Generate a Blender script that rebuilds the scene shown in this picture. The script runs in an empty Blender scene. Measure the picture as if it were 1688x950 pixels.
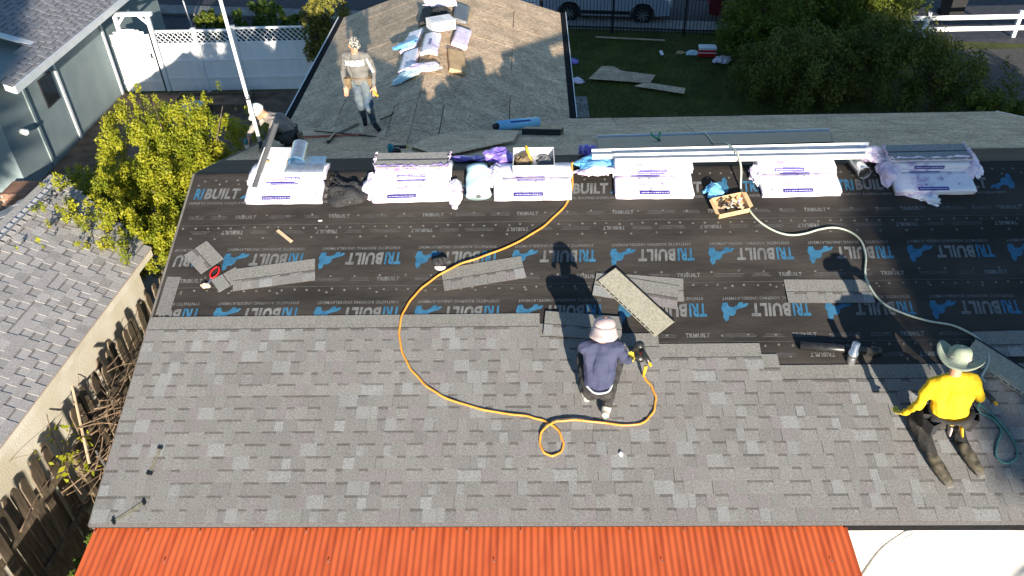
import bpy, bmesh, math, random
import numpy as np
from mathutils import Vector, Matrix, Euler

random.seed(7)
RNG = np.random.default_rng(7)
sc = bpy.context.scene
COL = sc.collection
R = math.radians
PI = math.pi

# ------------------------------------------------------------------ camera, world, sun, exposure
cam_d = bpy.data.cameras.new('camera')
cam = bpy.data.objects.new('camera', cam_d)
COL.objects.link(cam)
sc.camera = cam
cam_d.sensor_width = 36.0
cam_d.lens = 1332.2 / 1688 * 36
cam_d.clip_end = 600
_f = Vector((-0.0285, 0.7914, -0.6106)).normalized()
_r = Vector((0.9995, 0.0159, -0.0262))
_r = (_r - _f * _r.dot(_f)).normalized()
_u = _r.cross(_f)
cam.matrix_world = Matrix(((_r.x, _u.x, -_f.x, 0.0), (_r.y, _u.y, -_f.y, -9.509), (_r.z, _u.z, -_f.z, 10.035), (0, 0, 0, 1)))

SUN_E, SUN_A = R(11.2), R(-11.5)
LDIR = Vector((math.sin(SUN_A) * math.cos(SUN_E), math.cos(SUN_A) * math.cos(SUN_E), -math.sin(SUN_E)))
w = bpy.data.worlds.new('World')
sc.world = w
w.use_nodes = True
nt = w.node_tree
sky = nt.nodes.new('ShaderNodeTexSky')
sky.sky_type = 'NISHITA'
sky.sun_disc = False
sky.sun_elevation = SUN_E
sky.sun_rotation = math.atan2(-LDIR.x, -LDIR.y)
sky.air_density = 1.0
sky.dust_density = 0.0
sky.ozone_density = 2.6
bg = nt.nodes['Background']
bg.inputs['Strength'].default_value = 0.092
nt.links.new(sky.outputs[0], bg.inputs['Color'])
sd = bpy.data.lights.new('sun', 'SUN')
sd.energy = 5.0
sd.angle = R(0.6)
sd.color = (1.0, 0.90, 0.76)
sun = bpy.data.objects.new('sun', sd)
COL.objects.link(sun)
sun.rotation_euler = LDIR.to_track_quat('-Z', 'Y').to_euler()
sc.view_settings.view_transform = 'Standard'
sc.view_settings.look = 'None'
sc.view_settings.gamma = 1
sc.view_settings.use_curve_mapping = False
sc.view_settings.exposure = 1.30

# ------------------------------------------------------------------ roof frame
SL = R(18.666)
CS, SN, TN = math.cos(SL), math.sin(SL), math.tan(SL)
RZ = 4.7
X0, X1 = -4.57, 8.85
LF, LB = 4.77, 5.23
MF = Matrix(((1, 0, 0, 0), (0, CS, -SN, 0), (0, SN, CS, RZ), (0, 0, 0, 1)))      # local y runs up the front slope
MBK = Matrix(((1, 0, 0, 0), (0, CS, SN, 0), (0, -SN, CS, RZ), (0, 0, 0, 1)))     # local y runs down the back slope


def F(x, v, h=0.0):
    return MF @ Vector((x, -v, h))


def B(x, v, h=0.0):
    return MBK @ Vector((x, v, h))


# ------------------------------------------------------------------ materials
def _mat(name):
    m = bpy.data.materials.new(name)
    m.use_nodes = True
    t = m.node_tree
    return m, t, t.nodes['Principled BSDF']


def mk(name, c1, c2=None, scale=8.0, rough=0.8, bump=0.0, bscale=60.0, metal=0.0, spec=0.3, rnd=0.0, detail=5, stretch=(1, 1, 1), lo=.35, hi=.65, coat=0.0, trans=0.0, attr=None):
    m, t, p = _mat(name)
    N, L = t.nodes, t.links
    p.inputs['Roughness'].default_value = rough
    p.inputs['Metallic'].default_value = metal
    p.inputs['Specular IOR Level'].default_value = spec
    p.inputs['Coat Weight'].default_value = coat
    tc = N.new('ShaderNodeTexCoord')
    mp = N.new('ShaderNodeMapping')
    mp.inputs['Scale'].default_value = stretch
    L.new(tc.outputs['Object'], mp.inputs['Vector'])
    col = None
    if attr:
        a = N.new('ShaderNodeAttribute')
        a.attribute_name = attr
        col = a.outputs['Color']
    if c2 is not None:
        nz = N.new('ShaderNodeTexNoise')
        nz.inputs['Scale'].default_value = scale
        nz.inputs['Detail'].default_value = detail
        L.new(mp.outputs[0], nz.inputs['Vector'])
        rp = N.new('ShaderNodeMapRange')
        rp.inputs[1].default_value = lo
        rp.inputs[2].default_value = hi
        L.new(nz.outputs[0], rp.inputs[0])
        mx = N.new('ShaderNodeMix')
        mx.data_type = 'RGBA'
        mx.inputs[6].default_value = (*c1, 1)
        mx.inputs[7].default_value = (*c2, 1)
        L.new(rp.outputs[0], mx.inputs[0])
        if col is not None:
            mm = N.new('ShaderNodeMix')
            mm.data_type = 'RGBA'
            mm.blend_type = 'MULTIPLY'
            mm.inputs[0].default_value = 1
            L.new(col, mm.inputs[6])
            L.new(mx.outputs[2], mm.inputs[7])
            col = mm.outputs[2]
        else:
            col = mx.outputs[2]
    elif col is None:
        rgb = N.new('ShaderNodeRGB')
        rgb.outputs[0].default_value = (*c1, 1)
        col = rgb.outputs[0]
    if rnd:
        oi = N.new('ShaderNodeObjectInfo')
        mr = N.new('ShaderNodeMapRange')
        mr.inputs[3].default_value = 1 - rnd
        mr.inputs[4].default_value = 1 + rnd
        L.new(oi.outputs['Random'], mr.inputs[0])
        hs = N.new('ShaderNodeHueSaturation')
        L.new(mr.outputs[0], hs.inputs['Value'])
        L.new(col, hs.inputs['Color'])
        col = hs.outputs[0]
    L.new(col, p.inputs['Base Color'])
    if bump:
        n2 = N.new('ShaderNodeTexNoise')
        n2.inputs['Scale'].default_value = bscale
        n2.inputs['Detail'].default_value = 4
        L.new(mp.outputs[0], n2.inputs['Vector'])
        bp = N.new('ShaderNodeBump')
        bp.inputs['Strength'].default_value = bump
        bp.inputs['Distance'].default_value = 0.01
        L.new(n2.outputs[0], bp.inputs['Height'])
        L.new(bp.outputs[0], p.inputs['Normal'])
    if trans:
        tr = N.new('ShaderNodeBsdfTranslucent')
        L.new(col, tr.inputs['Color'])
        ms = N.new('ShaderNodeMixShader')
        ms.inputs[0].default_value = trans
        L.new(p.outputs[0], ms.inputs[1])
        L.new(tr.outputs[0], ms.inputs[2])
        L.new(ms.outputs[0], N['Material Output'].inputs['Surface'])
    return m


def osb(name, tint=(1, 1, 1)):
    m, t, p = _mat(name)
    N, L = t.nodes, t.links
    p.inputs['Roughness'].default_value = 0.75
    p.inputs['Specular IOR Level'].default_value = 0.25
    tc = N.new('ShaderNodeTexCoord')
    mp = N.new('ShaderNodeMapping')
    mp.inputs['Scale'].default_value = (17, 17, 17)
    nz0 = N.new('ShaderNodeTexNoise')
    nz0.inputs['Scale'].default_value = 5
    L.new(tc.outputs['Object'], nz0.inputs['Vector'])
    ad = N.new('ShaderNodeVectorMath')
    ad.operation = 'ADD'
    L.new(tc.outputs['Object'], ad.inputs[0])
    oi = N.new('ShaderNodeObjectInfo')
    L.new(oi.outputs['Random'], ad.inputs[1])
    L.new(ad.outputs[0], mp.inputs['Vector'])
    vo = N.new('ShaderNodeTexVoronoi')
    vo.inputs['Scale'].default_value = 1.6
    vo.inputs['Randomness'].default_value = 1
    L.new(mp.outputs[0], vo.inputs['Vector'])
    sep = N.new('ShaderNodeSeparateColor')
    L.new(vo.outputs['Color'], sep.inputs[0])
    rp = N.new('ShaderNodeValToRGB')
    e = rp.color_ramp.elements
    e[0].position, e[1].position = 0.0, 1.0
    e[0].color = (0.42 * tint[0], 0.30 * tint[1], 0.19 * tint[2], 1)
    e[1].color = (0.78 * tint[0], 0.59 * tint[1], 0.40 * tint[2], 1)
    e2 = e.new(0.5)
    e2.color = (0.62 * tint[0], 0.45 * tint[1], 0.29 * tint[2], 1)
    L.new(sep.outputs[0], rp.inputs[0])
    n3 = N.new('ShaderNodeTexNoise')
    n3.inputs['Scale'].default_value = 2.2
    n3.inputs['Detail'].default_value = 7
    L.new(ad.outputs[0], n3.inputs['Vector'])
    mr = N.new('ShaderNodeMapRange')
    mr.inputs[1].default_value, mr.inputs[2].default_value = .3, .7
    mr.inputs[3].default_value, mr.inputs[4].default_value = .72, 1.12
    L.new(n3.outputs[0], mr.inputs[0])
    hs = N.new('ShaderNodeHueSaturation')
    L.new(mr.outputs[0], hs.inputs['Value'])
    L.new(rp.outputs[0], hs.inputs['Color'])
    mr2 = N.new('ShaderNodeMapRange')
    mr2.inputs[3].default_value, mr2.inputs[4].default_value = .85, 1.08
    L.new(oi.outputs['Random'], mr2.inputs[0])
    hs2 = N.new('ShaderNodeHueSaturation')
    L.new(mr2.outputs[0], hs2.inputs['Value'])
    L.new(hs.outputs[0], hs2.inputs['Color'])
    L.new(hs2.outputs[0], p.inputs['Base Color'])
    bp = N.new('ShaderNodeBump')
    bp.inputs['Strength'].default_value = .35
    bp.inputs['Distance'].default_value = .004
    L.new(sep.outputs[1], bp.inputs['Height'])
    L.new(bp.outputs[0], p.inputs['Normal'])
    return m


MT = {}
MT['shingle'] = mk('shingle_granules', (0.55, 0.545, 0.54), (1.42, 1.42, 1.43), 75, .92, .5, 330, spec=.15, rnd=.05, detail=5, lo=.25, hi=.75, attr='Col')
MT['shingle_back'] = mk('shingle_underside', (0.27, 0.25, 0.19), (0.36, 0.34, 0.27), 30, .8, .2, 200)
MT['strap_steel'] = mk('dull_strap', (0.12, 0.115, 0.085), (0.20, 0.19, 0.15), 20, .7)
MT['tar'] = mk('tar_strip', (0.012, 0.012, 0.013), None, rough=.35, spec=.5)
MT['osb'] = osb('osb_sheathing')
MT['osb_dark'] = mk('osb_edge', (0.16, 0.11, 0.06), (0.26, 0.19, 0.12), 40)
MT['under'] = mk('underlayment_fabric', (0.026, 0.023, 0.021), (0.052, 0.046, 0.041), 1.6, .7, .8, 12, spec=.16, detail=8, stretch=(.5, 1.4, 1))
MT['print_grey'] = mk('print_grey', (0.10, 0.103, 0.103), (0.165, 0.168, 0.168), 14, .6)
MT['print_blue'] = mk('print_blue', (0.022, 0.095, 0.175), (0.040, 0.145, 0.25), 10, .6)
MT['print_faint'] = mk('print_faint', (0.075, 0.075, 0.075), (0.12, 0.12, 0.12), 30, .6)
MT['capnail'] = mk('cap_nail_plastic', (0.07, 0.068, 0.062), (0.13, 0.125, 0.11), 15, .5)
MT['black_metal'] = mk('black_drip_edge', (0.010, 0.010, 0.012), (0.016, 0.016, 0.018), 20, .75, metal=.0, spec=.04)
MT['white_metal'] = mk('white_coated_metal', (0.80, 0.80, 0.80), (0.70, 0.70, 0.71), 6, .32, spec=.5)
MT['grey_metal'] = mk('grey_coated_metal', (0.10, 0.103, 0.11), (0.13, 0.133, 0.14), 4, .4, spec=.5)
MT['trim_dull'] = mk('weathered_rake_board', (0.11, 0.10, 0.09), (0.2, 0.185, 0.16), 5, .8)
MT['galv'] = mk('galvanised_steel', (0.50, 0.53, 0.56), (0.66, 0.68, 0.70), 14, .28, metal=.9)
MT['stucco'] = mk('white_stucco', (0.60, 0.575, 0.53), (0.80, 0.77, 0.72), 2.2, .9, .8, 60, detail=9)
MT['cream'] = mk('cream_siding', (0.68, 0.62, 0.48), (0.84, 0.79, 0.67), 1.8, .85, .5, 60, detail=9, stretch=(1, 1, .5))
MT['orange'] = mk('orange_corrugated', (0.50, 0.085, 0.026), (0.66, 0.135, 0.042), 3.0, .5, .10, 20, spec=.4, rnd=.05, detail=9, stretch=(2.5, .5, 1), lo=.3, hi=.62)
MT['wrap'] = mk('printed_plastic_wrap', (0.52, 0.40, 0.62), (0.84, 0.79, 0.85), 6, .33, .6, 14, spec=.5, rnd=.03, lo=.36, hi=.50)
MT['purple'] = mk('purple_film', (0.16, 0.10, 0.45), (0.36, 0.27, 0.72), 9, .35, .5, 30, spec=.5)
MT['pinkwrap'] = mk('pale_pink_film', (0.72, 0.56, 0.74), (0.85, 0.76, 0.86), 8, .35, .6, 25, spec=.5)
MT['label'] = mk('label_purple', (0.03, 0.02, 0.20), (0.06, 0.04, 0.30), 9, .4, spec=.5)
MT['labelw'] = mk('label_white', (0.85, 0.84, 0.86), None, rough=.4)
MT['carton'] = mk('white_carton', (0.78, 0.76, 0.75), (0.85, 0.84, 0.83), 4, .7, .1, 30)
MT['cardboard'] = mk('brown_cardboard', (0.46, 0.30, 0.16), (0.58, 0.40, 0.22), 7, .85, .3, 40)
MT['bluefilm'] = mk('blue_film', (0.12, 0.42, 0.72), (0.24, 0.56, 0.84), 5, .3, .3, 12, spec=.5)
MT['paleblue'] = mk('pale_blue_wrap', (0.48, 0.68, 0.72), (0.60, 0.78, 0.80), 5, .4, .5, 14, spec=.4)
MT['rollblue'] = mk('light_blue_wrap', (0.22, 0.58, 0.86), (0.32, 0.68, 0.92), 5, .4, .3, 12)
MT['blackplastic'] = mk('black_plastic', (0.013, 0.013, 0.014), (0.03, 0.03, 0.03), 30, .35, spec=.5)
MT['blackfabric'] = mk('black_fabric', (0.018, 0.018, 0.02), (0.04, 0.04, 0.042), 40, .75, .4, 60)
MT['teal'] = mk('teal_plastic', (0.01, 0.16, 0.17), (0.02, 0.22, 0.24), 20, .4)
MT['green'] = mk('green_grip', (0.01, 0.30, 0.12), None, rough=.45)
MT['red'] = mk('red_grip', (0.55, 0.02, 0.02), None, rough=.4)
MT['yellow'] = mk('yellow_plastic', (0.75, 0.42, 0.03), None, rough=.45)
MT['hose_orange'] = mk('orange_hose_rubber', (0.62, 0.24, 0.03), (0.70, 0.32, 0.05), 12, .35, spec=.5)
MT['hose_pale'] = mk('pale_green_hose_rubber', (0.38, 0.42, 0.34), (0.48, 0.52, 0.43), 12, .4, spec=.5)
MT['hose_teal'] = mk('teal_hose_rubber', (0.05, 0.17, 0.16), (0.08, 0.24, 0.22), 12, .4, spec=.5)
MT['hose_red'] = mk('red_hose_rubber', (0.45, 0.09, 0.05), (0.55, 0.14, 0.08), 12, .5)
MT['wood'] = mk('weathered_wood', (0.085, 0.065, 0.042), (0.18, 0.138, 0.095), 5, .9, .5, 40, stretch=(4, 4, .6), rnd=.22)
MT['lumber'] = mk('pale_lumber', (0.45, 0.34, 0.22), (0.55, 0.43, 0.29), 6, .8, .2, 50)
MT['whitepaint'] = mk('white_paint', (0.74, 0.75, 0.76), (0.82, 0.82, 0.82), 4, .6, .15, 30, rnd=.04)
MT['teal_wall'] = mk('blue_grey_wall_paint', (0.19, 0.245, 0.255), (0.23, 0.285, 0.29), 1.6, .8, .25, 45)
MT['trimgrey'] = mk('pale_trim_paint', (0.60, 0.63, 0.64), (0.68, 0.70, 0.70), 5, .6)
MT['glass'] = mk('dark_window_glass', (0.02, 0.025, 0.03), None, rough=.06, spec=.8)
MT['brick'] = mk('red_brick', (0.26, 0.13, 0.085), (0.38, 0.22, 0.15), 9, .9, .4, 50, rnd=.2)
MT['mortar'] = mk('mortar', (0.30, 0.27, 0.24), None, rough=.95)
MT['bark'] = mk('tree_bark', (0.07, 0.05, 0.035), (0.15, 0.11, 0.08), 18, .95, .6, 40)
MT['twig'] = mk('dry_twig', (0.14, 0.09, 0.055), (0.26, 0.18, 0.12), 14, .9)
MT['iron'] = mk('black_iron', (0.012, 0.012, 0.014), None, rough=.5)
MT['asphalt'] = mk('asphalt', (0.045, 0.045, 0.055), (0.065, 0.065, 0.075), 5, .9, .4, 90)
MT['concrete'] = mk('concrete', (0.20, 0.195, 0.185), (0.28, 0.27, 0.26), 3, .9, .3, 60)
MT['gravel'] = mk('grey_gravel', (0.05, 0.045, 0.043), (0.12, 0.11, 0.10), 24, .95, .8, 50)
MT['pavers'] = mk('brown_yard_dirt', (0.09, 0.068, 0.05), (0.20, 0.15, 0.11), 2.5, .95, .5, 30)
MT['earth'] = mk('ground_turf_and_earth', (0.040, 0.054, 0.009), (0.085, 0.088, 0.018), 1.3, .95, .7, 30, detail=8)
MT['grass'] = mk('grass_blades', (0.060, 0.090, 0.008), (0.11, 0.135, 0.014), .9, .8, trans=.25)
MT['leaf_yel'] = mk('yellow_green_leaf', (0.15, 0.19, 0.011), (0.39, 0.375, 0.024), 2.6, .55, trans=.32, detail=6)
MT['leaf_dark'] = mk('dark_green_leaf', (0.075, 0.11, 0.012), (0.17, 0.20, 0.022), 1.3, .55, trans=.3, detail=6)
MT['leaf_olive'] = mk('olive_leaf', (0.085, 0.105, 0.018), (0.16, 0.165, 0.028), 1.3, .6, trans=.25, detail=6)
MT['leaf_conifer'] = mk('conifer_spray', (0.12, 0.125, 0.02), (0.22, 0.20, 0.035), 2.5, .65, trans=.2)
MT['leaf_ivy'] = mk('fresh_green_leaf', (0.06, 0.12, 0.015), (0.13, 0.18, 0.03), 3, .5, trans=.3)
MT['skin'] = mk('skin', (0.50, 0.25, 0.15), (0.58, 0.31, 0.20), 12, .55, spec=.35)
MT['navy'] = mk('navy_shirt', (0.036, 0.042, 0.088), (0.056, 0.063, 0.115), 8, .85, .5, 25)
MT['yellowcloth'] = mk('yellow_sweatshirt', (0.62, 0.40, 0.010), (0.74, 0.50, 0.02), 6, .85, .5, 22)
MT['greycloth'] = mk('grey_sweatshirt', (0.135, 0.128, 0.12), (0.18, 0.172, 0.16), 8, .9, .5, 25)
MT['greyshirt2'] = mk('dusty_grey_shirt', (0.22, 0.19, 0.17), (0.30, 0.27, 0.24), 8, .9, .5, 25)
MT['darktrouser'] = mk('charcoal_trousers', (0.022, 0.022, 0.024), (0.05, 0.048, 0.046), 9, .85, .5, 25)
MT['dustytrouser'] = mk('dusty_black_trousers', (0.014, 0.014, 0.014), (0.06, 0.056, 0.05), 6, .85, .5, 25)
MT['jeans'] = mk('faded_jeans', (0.045, 0.08, 0.125), (0.15, 0.17, 0.17), 6, .9, .5, 30)
MT['shoe_white'] = mk('dusty_white_shoe', (0.38, 0.35, 0.30), (0.6, 0.57, 0.5), 14, .7)
MT['boot_black'] = mk('black_boot', (0.012, 0.012, 0.013), (0.03, 0.03, 0.03), 14, .55)
MT['boot_tan'] = mk('worn_dark_boot', (0.03, 0.027, 0.02), (0.13, 0.11, 0.075), 14, .7)
MT['glove'] = mk('yellow_glove', (0.62, 0.46, 0.04), (0.72, 0.58, 0.10), 14, .7)
MT['hat_beige'] = mk('beige_cap_cloth', (0.48, 0.37, 0.36), (0.60, 0.49, 0.47), 10, .85, .3, 30)
MT['hat_sage'] = mk('sage_hat_cloth', (0.26, 0.30, 0.22), (0.33, 0.37, 0.28), 10, .85, .3, 30)
MT['hat_band'] = mk('tan_hat_band', (0.55, 0.42, 0.32), None, rough=.8)
MT['hat_white'] = mk('white_cap', (0.80, 0.76, 0.68), (0.86, 0.83, 0.76), 8, .6)
MT['camo'] = mk('camo_cap_cloth', (0.05, 0.05, 0.045), (0.42, 0.40, 0.35), 30, .85, lo=.44, hi=.54)
MT['leather'] = mk('tan_leather', (0.13, 0.09, 0.05), (0.21, 0.15, 0.09), 12, .6)
MT['hair'] = mk('dark_hair', (0.02, 0.014, 0.01), None, rough=.6)
MT['car_silver'] = mk('silver_car_paint', (0.32, 0.36, 0.42), (0.34, 0.38, 0.44), 3, .25, spec=.5, coat=.6)
MT['car_red'] = mk('dark_red_car_paint', (0.16, 0.02, 0.025), None, rough=.25, coat=.6)
MT['tyre'] = mk('tyre_rubber', (0.015, 0.015, 0.016), None, rough=.8)
MT['lamp_glass'] = mk('headlight_glass', (0.75, 0.62, 0.50), None, rough=.1, spec=.7)


# ------------------------------------------------------------------ mesh builder and object helpers
class MB:
    def __init__(s):
        s.v, s.f, s.m, s.c = [], [], [], []

    def add(s, vs, fs, mi=0, M=None, c=None):
        o = len(s.v)
        for q in vs:
            q = Vector(q)
            s.v.append(tuple(M @ q if M is not None else q))
        for a in fs:
            s.f.append(tuple(o + i for i in a))
            s.m.append(mi)
            s.c.append(c)
        return s

    def box(s, a, b, mi=0, M=None, c=None):
        x0, y0, z0 = a
        x1, y1, z1 = b
        return s.add([(x0, y0, z0), (x1, y0, z0), (x1, y1, z0), (x0, y1, z0), (x0, y0, z1), (x1, y0, z1), (x1, y1, z1), (x0, y1, z1)],
                     [(0, 3, 2, 1), (4, 5, 6, 7), (0, 1, 5, 4), (1, 2, 6, 5), (2, 3, 7, 6), (3, 0, 4, 7)], mi, M, c)

    def bar(s, p, q, wx, wy, mi=0, up=(0, 0, 1)):
        p, q = Vector(p), Vector(q)
        d = q - p
        z = d.normalized()
        u = Vector(up)
        if abs(z.dot(u)) > .98:
            u = Vector((0, 1, 0))
        x = u.cross(z).normalized()
        y = z.cross(x)
        M = Matrix(((x.x, y.x, z.x, p.x), (x.y, y.y, z.y, p.y), (x.z, y.z, z.z, p.z), (0, 0, 0, 1)))
        return s.box((-wx / 2, -wy / 2, 0), (wx / 2, wy / 2, d.length), mi, M)

    def prism(s, poly, z0, z1, mi=0, M=None):
        n = len(poly)
        vs = [(x, y, z0) for x, y in poly] + [(x, y, z1) for x, y in poly]
        fs = [tuple(range(n - 1, -1, -1)), tuple(range(n, 2 * n))] + [(i, (i + 1) % n, n + (i + 1) % n, n + i) for i in range(n)]
        return s.add(vs, fs, mi, M)

    def tube(s, pts, rad, n=8, mi=0, caps=True, flat=1.0):
        pts = [Vector(p) for p in pts]
        k = len(pts)
        rs = rad if isinstance(rad, (list, tuple)) else [rad] * k
        o = len(s.v)
        t0 = (pts[1] - pts[0]).normalized()
        ref = Vector((0, 0, 1)) if abs(t0.z) < .9 else Vector((1, 0, 0))
        x = t0.cross(ref).normalized()
        for i in range(k):
            t = (pts[min(i + 1, k - 1)] - pts[max(i - 1, 0)])
            t = t.normalized() if t.length > 1e-9 else t0
            x = (x - t * x.dot(t)).normalized()
            y = t.cross(x)
            for j in range(n):
                a = 2 * PI * j / n
                s.v.append(tuple(pts[i] + (x * math.cos(a) + y * math.sin(a) * flat) * rs[i]))
        for i in range(k - 1):
            for j in range(n):
                s.f.append((o + i * n + j, o + i * n + (j + 1) % n, o + (i + 1) * n + (j + 1) % n, o + (i + 1) * n + j))
                s.m.append(mi)
                s.c.append(None)
        if caps:
            s.f.append(tuple(o + j for j in range(n - 1, -1, -1)))
            s.f.append(tuple(o + (k - 1) * n + j for j in range(n)))
            s.m += [mi, mi]
            s.c += [None, None]
        return s

    def lathe(s, prof, n=16, mi=0, M=None):
        vs, fs = [], []
        for (r, z) in prof:
            for j in range(n):
                a = 2 * PI * j / n
                vs.append((r * math.cos(a), r * math.sin(a), z))
        for i in range(len(prof) - 1):
            for j in range(n):
                fs.append((i * n + j, i * n + (j + 1) % n, (i + 1) * n + (j + 1) % n, (i + 1) * n + j))
        fs.append(tuple(range(n - 1, -1, -1)))
        fs.append(tuple((len(prof) - 1) * n + j for j in range(n)))
        return s.add(vs, fs, mi, M)

    def mesh(s, name, mats, smooth=False):
        me = bpy.data.meshes.new(name)
        me.from_pydata(s.v, [], s.f)
        for m in (mats if isinstance(mats, (list, tuple)) else [mats]):
            me.materials.append(MT[m])
        me.polygons.foreach_set('material_index', s.m)
        if any(c is not None for c in s.c):
            at = me.color_attributes.new('Col', 'FLOAT_COLOR', 'CORNER')
            arr = []
            for p, c in zip(me.polygons, s.c):
                c = c or (.3, .3, .3)
                arr += [c[0], c[1], c[2], 1.0] * p.loop_total
            at.data.foreach_set('color', arr)
        if smooth:
            me.polygons.foreach_set('use_smooth', [True] * len(me.polygons))
        me.update()
        return me

    def build(s, name, mats, parent=None, smooth=False, M=None, bevel=0.0):
        o = bpy.data.objects.new(name, s.mesh(name, mats, smooth))
        link(o, parent, M)
        if bevel:
            b = o.modifiers.new('bevel', 'BEVEL')
            b.width = bevel
            b.segments = 2
            b.limit_method = 'ANGLE'
        return o


def link(o, parent=None, M=None):
    COL.objects.link(o)
    if parent is not None:
        o.parent = parent
    if M is not None:
        o.matrix_local = M
    return o


def obj(name, me, parent=None, M=None):
    return link(bpy.data.objects.new(name, me), parent, M)


def tag(o, label=None, cat=None, group=None, kind=None):
    if label:
        o['label'] = label
    if cat:
        o['category'] = cat
    if group:
        o['group'] = group
    if kind:
        o['kind'] = kind
    return o


def thing(name, label, cat, M=None, group=None):
    o = bpy.data.objects.new(name, None)
    o.empty_display_size = .1
    link(o, None, M)
    return tag(o, label, cat, group)


def struct(o):
    o['kind'] = 'structure'
    return o


def T(x, y, z):
    return Matrix.Translation((x, y, z))


def RZm(a):
    return Matrix.Rotation(a, 4, 'Z')


def RXm(a):
    return Matrix.Rotation(a, 4, 'X')


def RYm(a):
    return Matrix.Rotation(a, 4, 'Y')


def spline(pts, k=6):
    P = [Vector(p) for p in pts]
    out = []
    for i in range(len(P) - 1):
        a, b, c, d = P[max(i - 1, 0)], P[i], P[i + 1], P[min(i + 2, len(P) - 1)]
        for j in range(k):
            t = j / k
            out.append(.5 * ((2 * b) + (c - a) * t + (2 * a - 5 * b + 4 * c - d) * t * t + (3 * b - a - 3 * c + d) * t ** 3))
    out.append(P[-1])
    return out


def smoothshade(o):
    o.data.polygons.foreach_set('use_smooth', [True] * len(o.data.polygons))


_TXT = {}


def text_geo(body, bold=0.0, shear=0.0):
    """outline of a word as flat faces in a unit box (width 1, height 1)"""
    k = (body, bold, shear)
    if k in _TXT:
        return _TXT[k]
    cu = bpy.data.curves.new('t', 'FONT')
    cu.body = body
    cu.offset = bold
    cu.shear = shear
    cu.resolution_u = 2
    cu.fill_mode = 'FRONT'
    cu.space_character = 1.08
    o = bpy.data.objects.new('t', cu)
    COL.objects.link(o)
    dg = bpy.context.evaluated_depsgraph_get()
    me = bpy.data.meshes.new_from_object(o.evaluated_get(dg))
    vs = [tuple(v.co) for v in me.vertices]
    fs = [tuple(p.vertices) for p in me.polygons]
    bpy.data.objects.remove(o)
    bpy.data.curves.remove(cu)
    bpy.data.meshes.remove(me)
    xs = [v[0] for v in vs]
    ys = [v[1] for v in vs]
    x0, x1, y0, y1 = min(xs), max(xs), min(ys), max(ys)
    vs = [((x - x0) / (x1 - x0), (y - y0) / (y1 - y0), 0) for x, y, z in vs]
    _TXT[k] = (vs, fs)
    return _TXT[k]


def put_text(mb, body, M, wd, ht, mi=0, bold=0.0, shear=0.0):
    vs, fs = text_geo(body, bold, shear)
    mb.add([(x * wd, y * ht, 0) for x, y, z in vs], fs, mi, M)


# ------------------------------------------------------------------ foliage helper
def leaf_mesh(name, blobs, n, size, mat, elong=1.7, shell=.55, up=.35, clump=0):
    """blobs: (centre, radii) ellipsoids; n leaves spread through them, denser to the outside"""
    C = np.array([b[0] for b in blobs], float)
    Rr = np.array([b[1] for b in blobs], float)
    vol = Rr.prod(1) ** (2 / 3)
    idx = RNG.choice(len(blobs), n, p=vol / vol.sum())
    d = RNG.normal(size=(n, 3))
    d /= np.linalg.norm(d, axis=1)[:, None]
    rad = shell + (1 - shell) * RNG.random(n) ** .6
    rad = np.where(RNG.random(n) < .25, RNG.random(n) ** (1 / 3), rad)
    P = C[idx] + d * Rr[idx] * rad[:, None]
    if clump:
        k = RNG.integers(0, n, n // clump)
        seeds = P[k]
        P = seeds[RNG.integers(0, len(seeds), n)] + RNG.normal(size=(n, 3)) * size * 2.1
    nrm = d * .7 + RNG.normal(size=(n, 3)) * .7 + np.array([0, -.15, up])
    nrm /= np.linalg.norm(nrm, axis=1)[:, None]
    a = np.cross(nrm, RNG.normal(size=(n, 3)))
    a /= np.linalg.norm(a, axis=1)[:, None]
    b = np.cross(nrm, a)
    s = size * (.55 + .9 * RNG.random(n))[:, None]
    A = a * s * elong * .5
    Bv = b * s * .5
    bend = nrm * s * .15
    V = np.stack([P - A, P + Bv * .8 - bend, P + A, P - Bv * .8 - bend], 1).reshape(-1, 3)
    me = bpy.data.meshes.new(name)
    me.vertices.add(4 * n)
    me.vertices.foreach_set('co', V.ravel())
    me.loops.add(4 * n)
    me.loops.foreach_set('vertex_index', np.arange(4 * n))
    me.polygons.add(n)
    me.polygons.foreach_set('loop_start', np.arange(n) * 4)
    me.polygons.foreach_set('loop_total', np.full(n, 4))
    me.materials.append(MT[mat])
    me.update()
    me.validate()
    return me


def sprigs(blobs, per, k=.30, flat=1.0):
    out = []
    for c, r_ in blobs:
        m_ = max(3, int(per * (r_[0] * r_[1] * r_[2]) ** (2 / 3)))
        for _ in range(m_):
            d = Vector((random.gauss(0, 1), random.gauss(0, 1), random.gauss(0, 1))).normalized()
            q = random.uniform(.45, 1.05)
            s_ = k * (r_[0] * r_[1] * r_[2]) ** (1 / 3) * random.uniform(.5, 1.2)
            out.append(((c[0] + d.x * r_[0] * q, c[1] + d.y * r_[1] * q, c[2] + d.z * r_[2] * q), (s_ * .75, s_ * .75, s_ * 1.25 * flat)))
    return out


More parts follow.
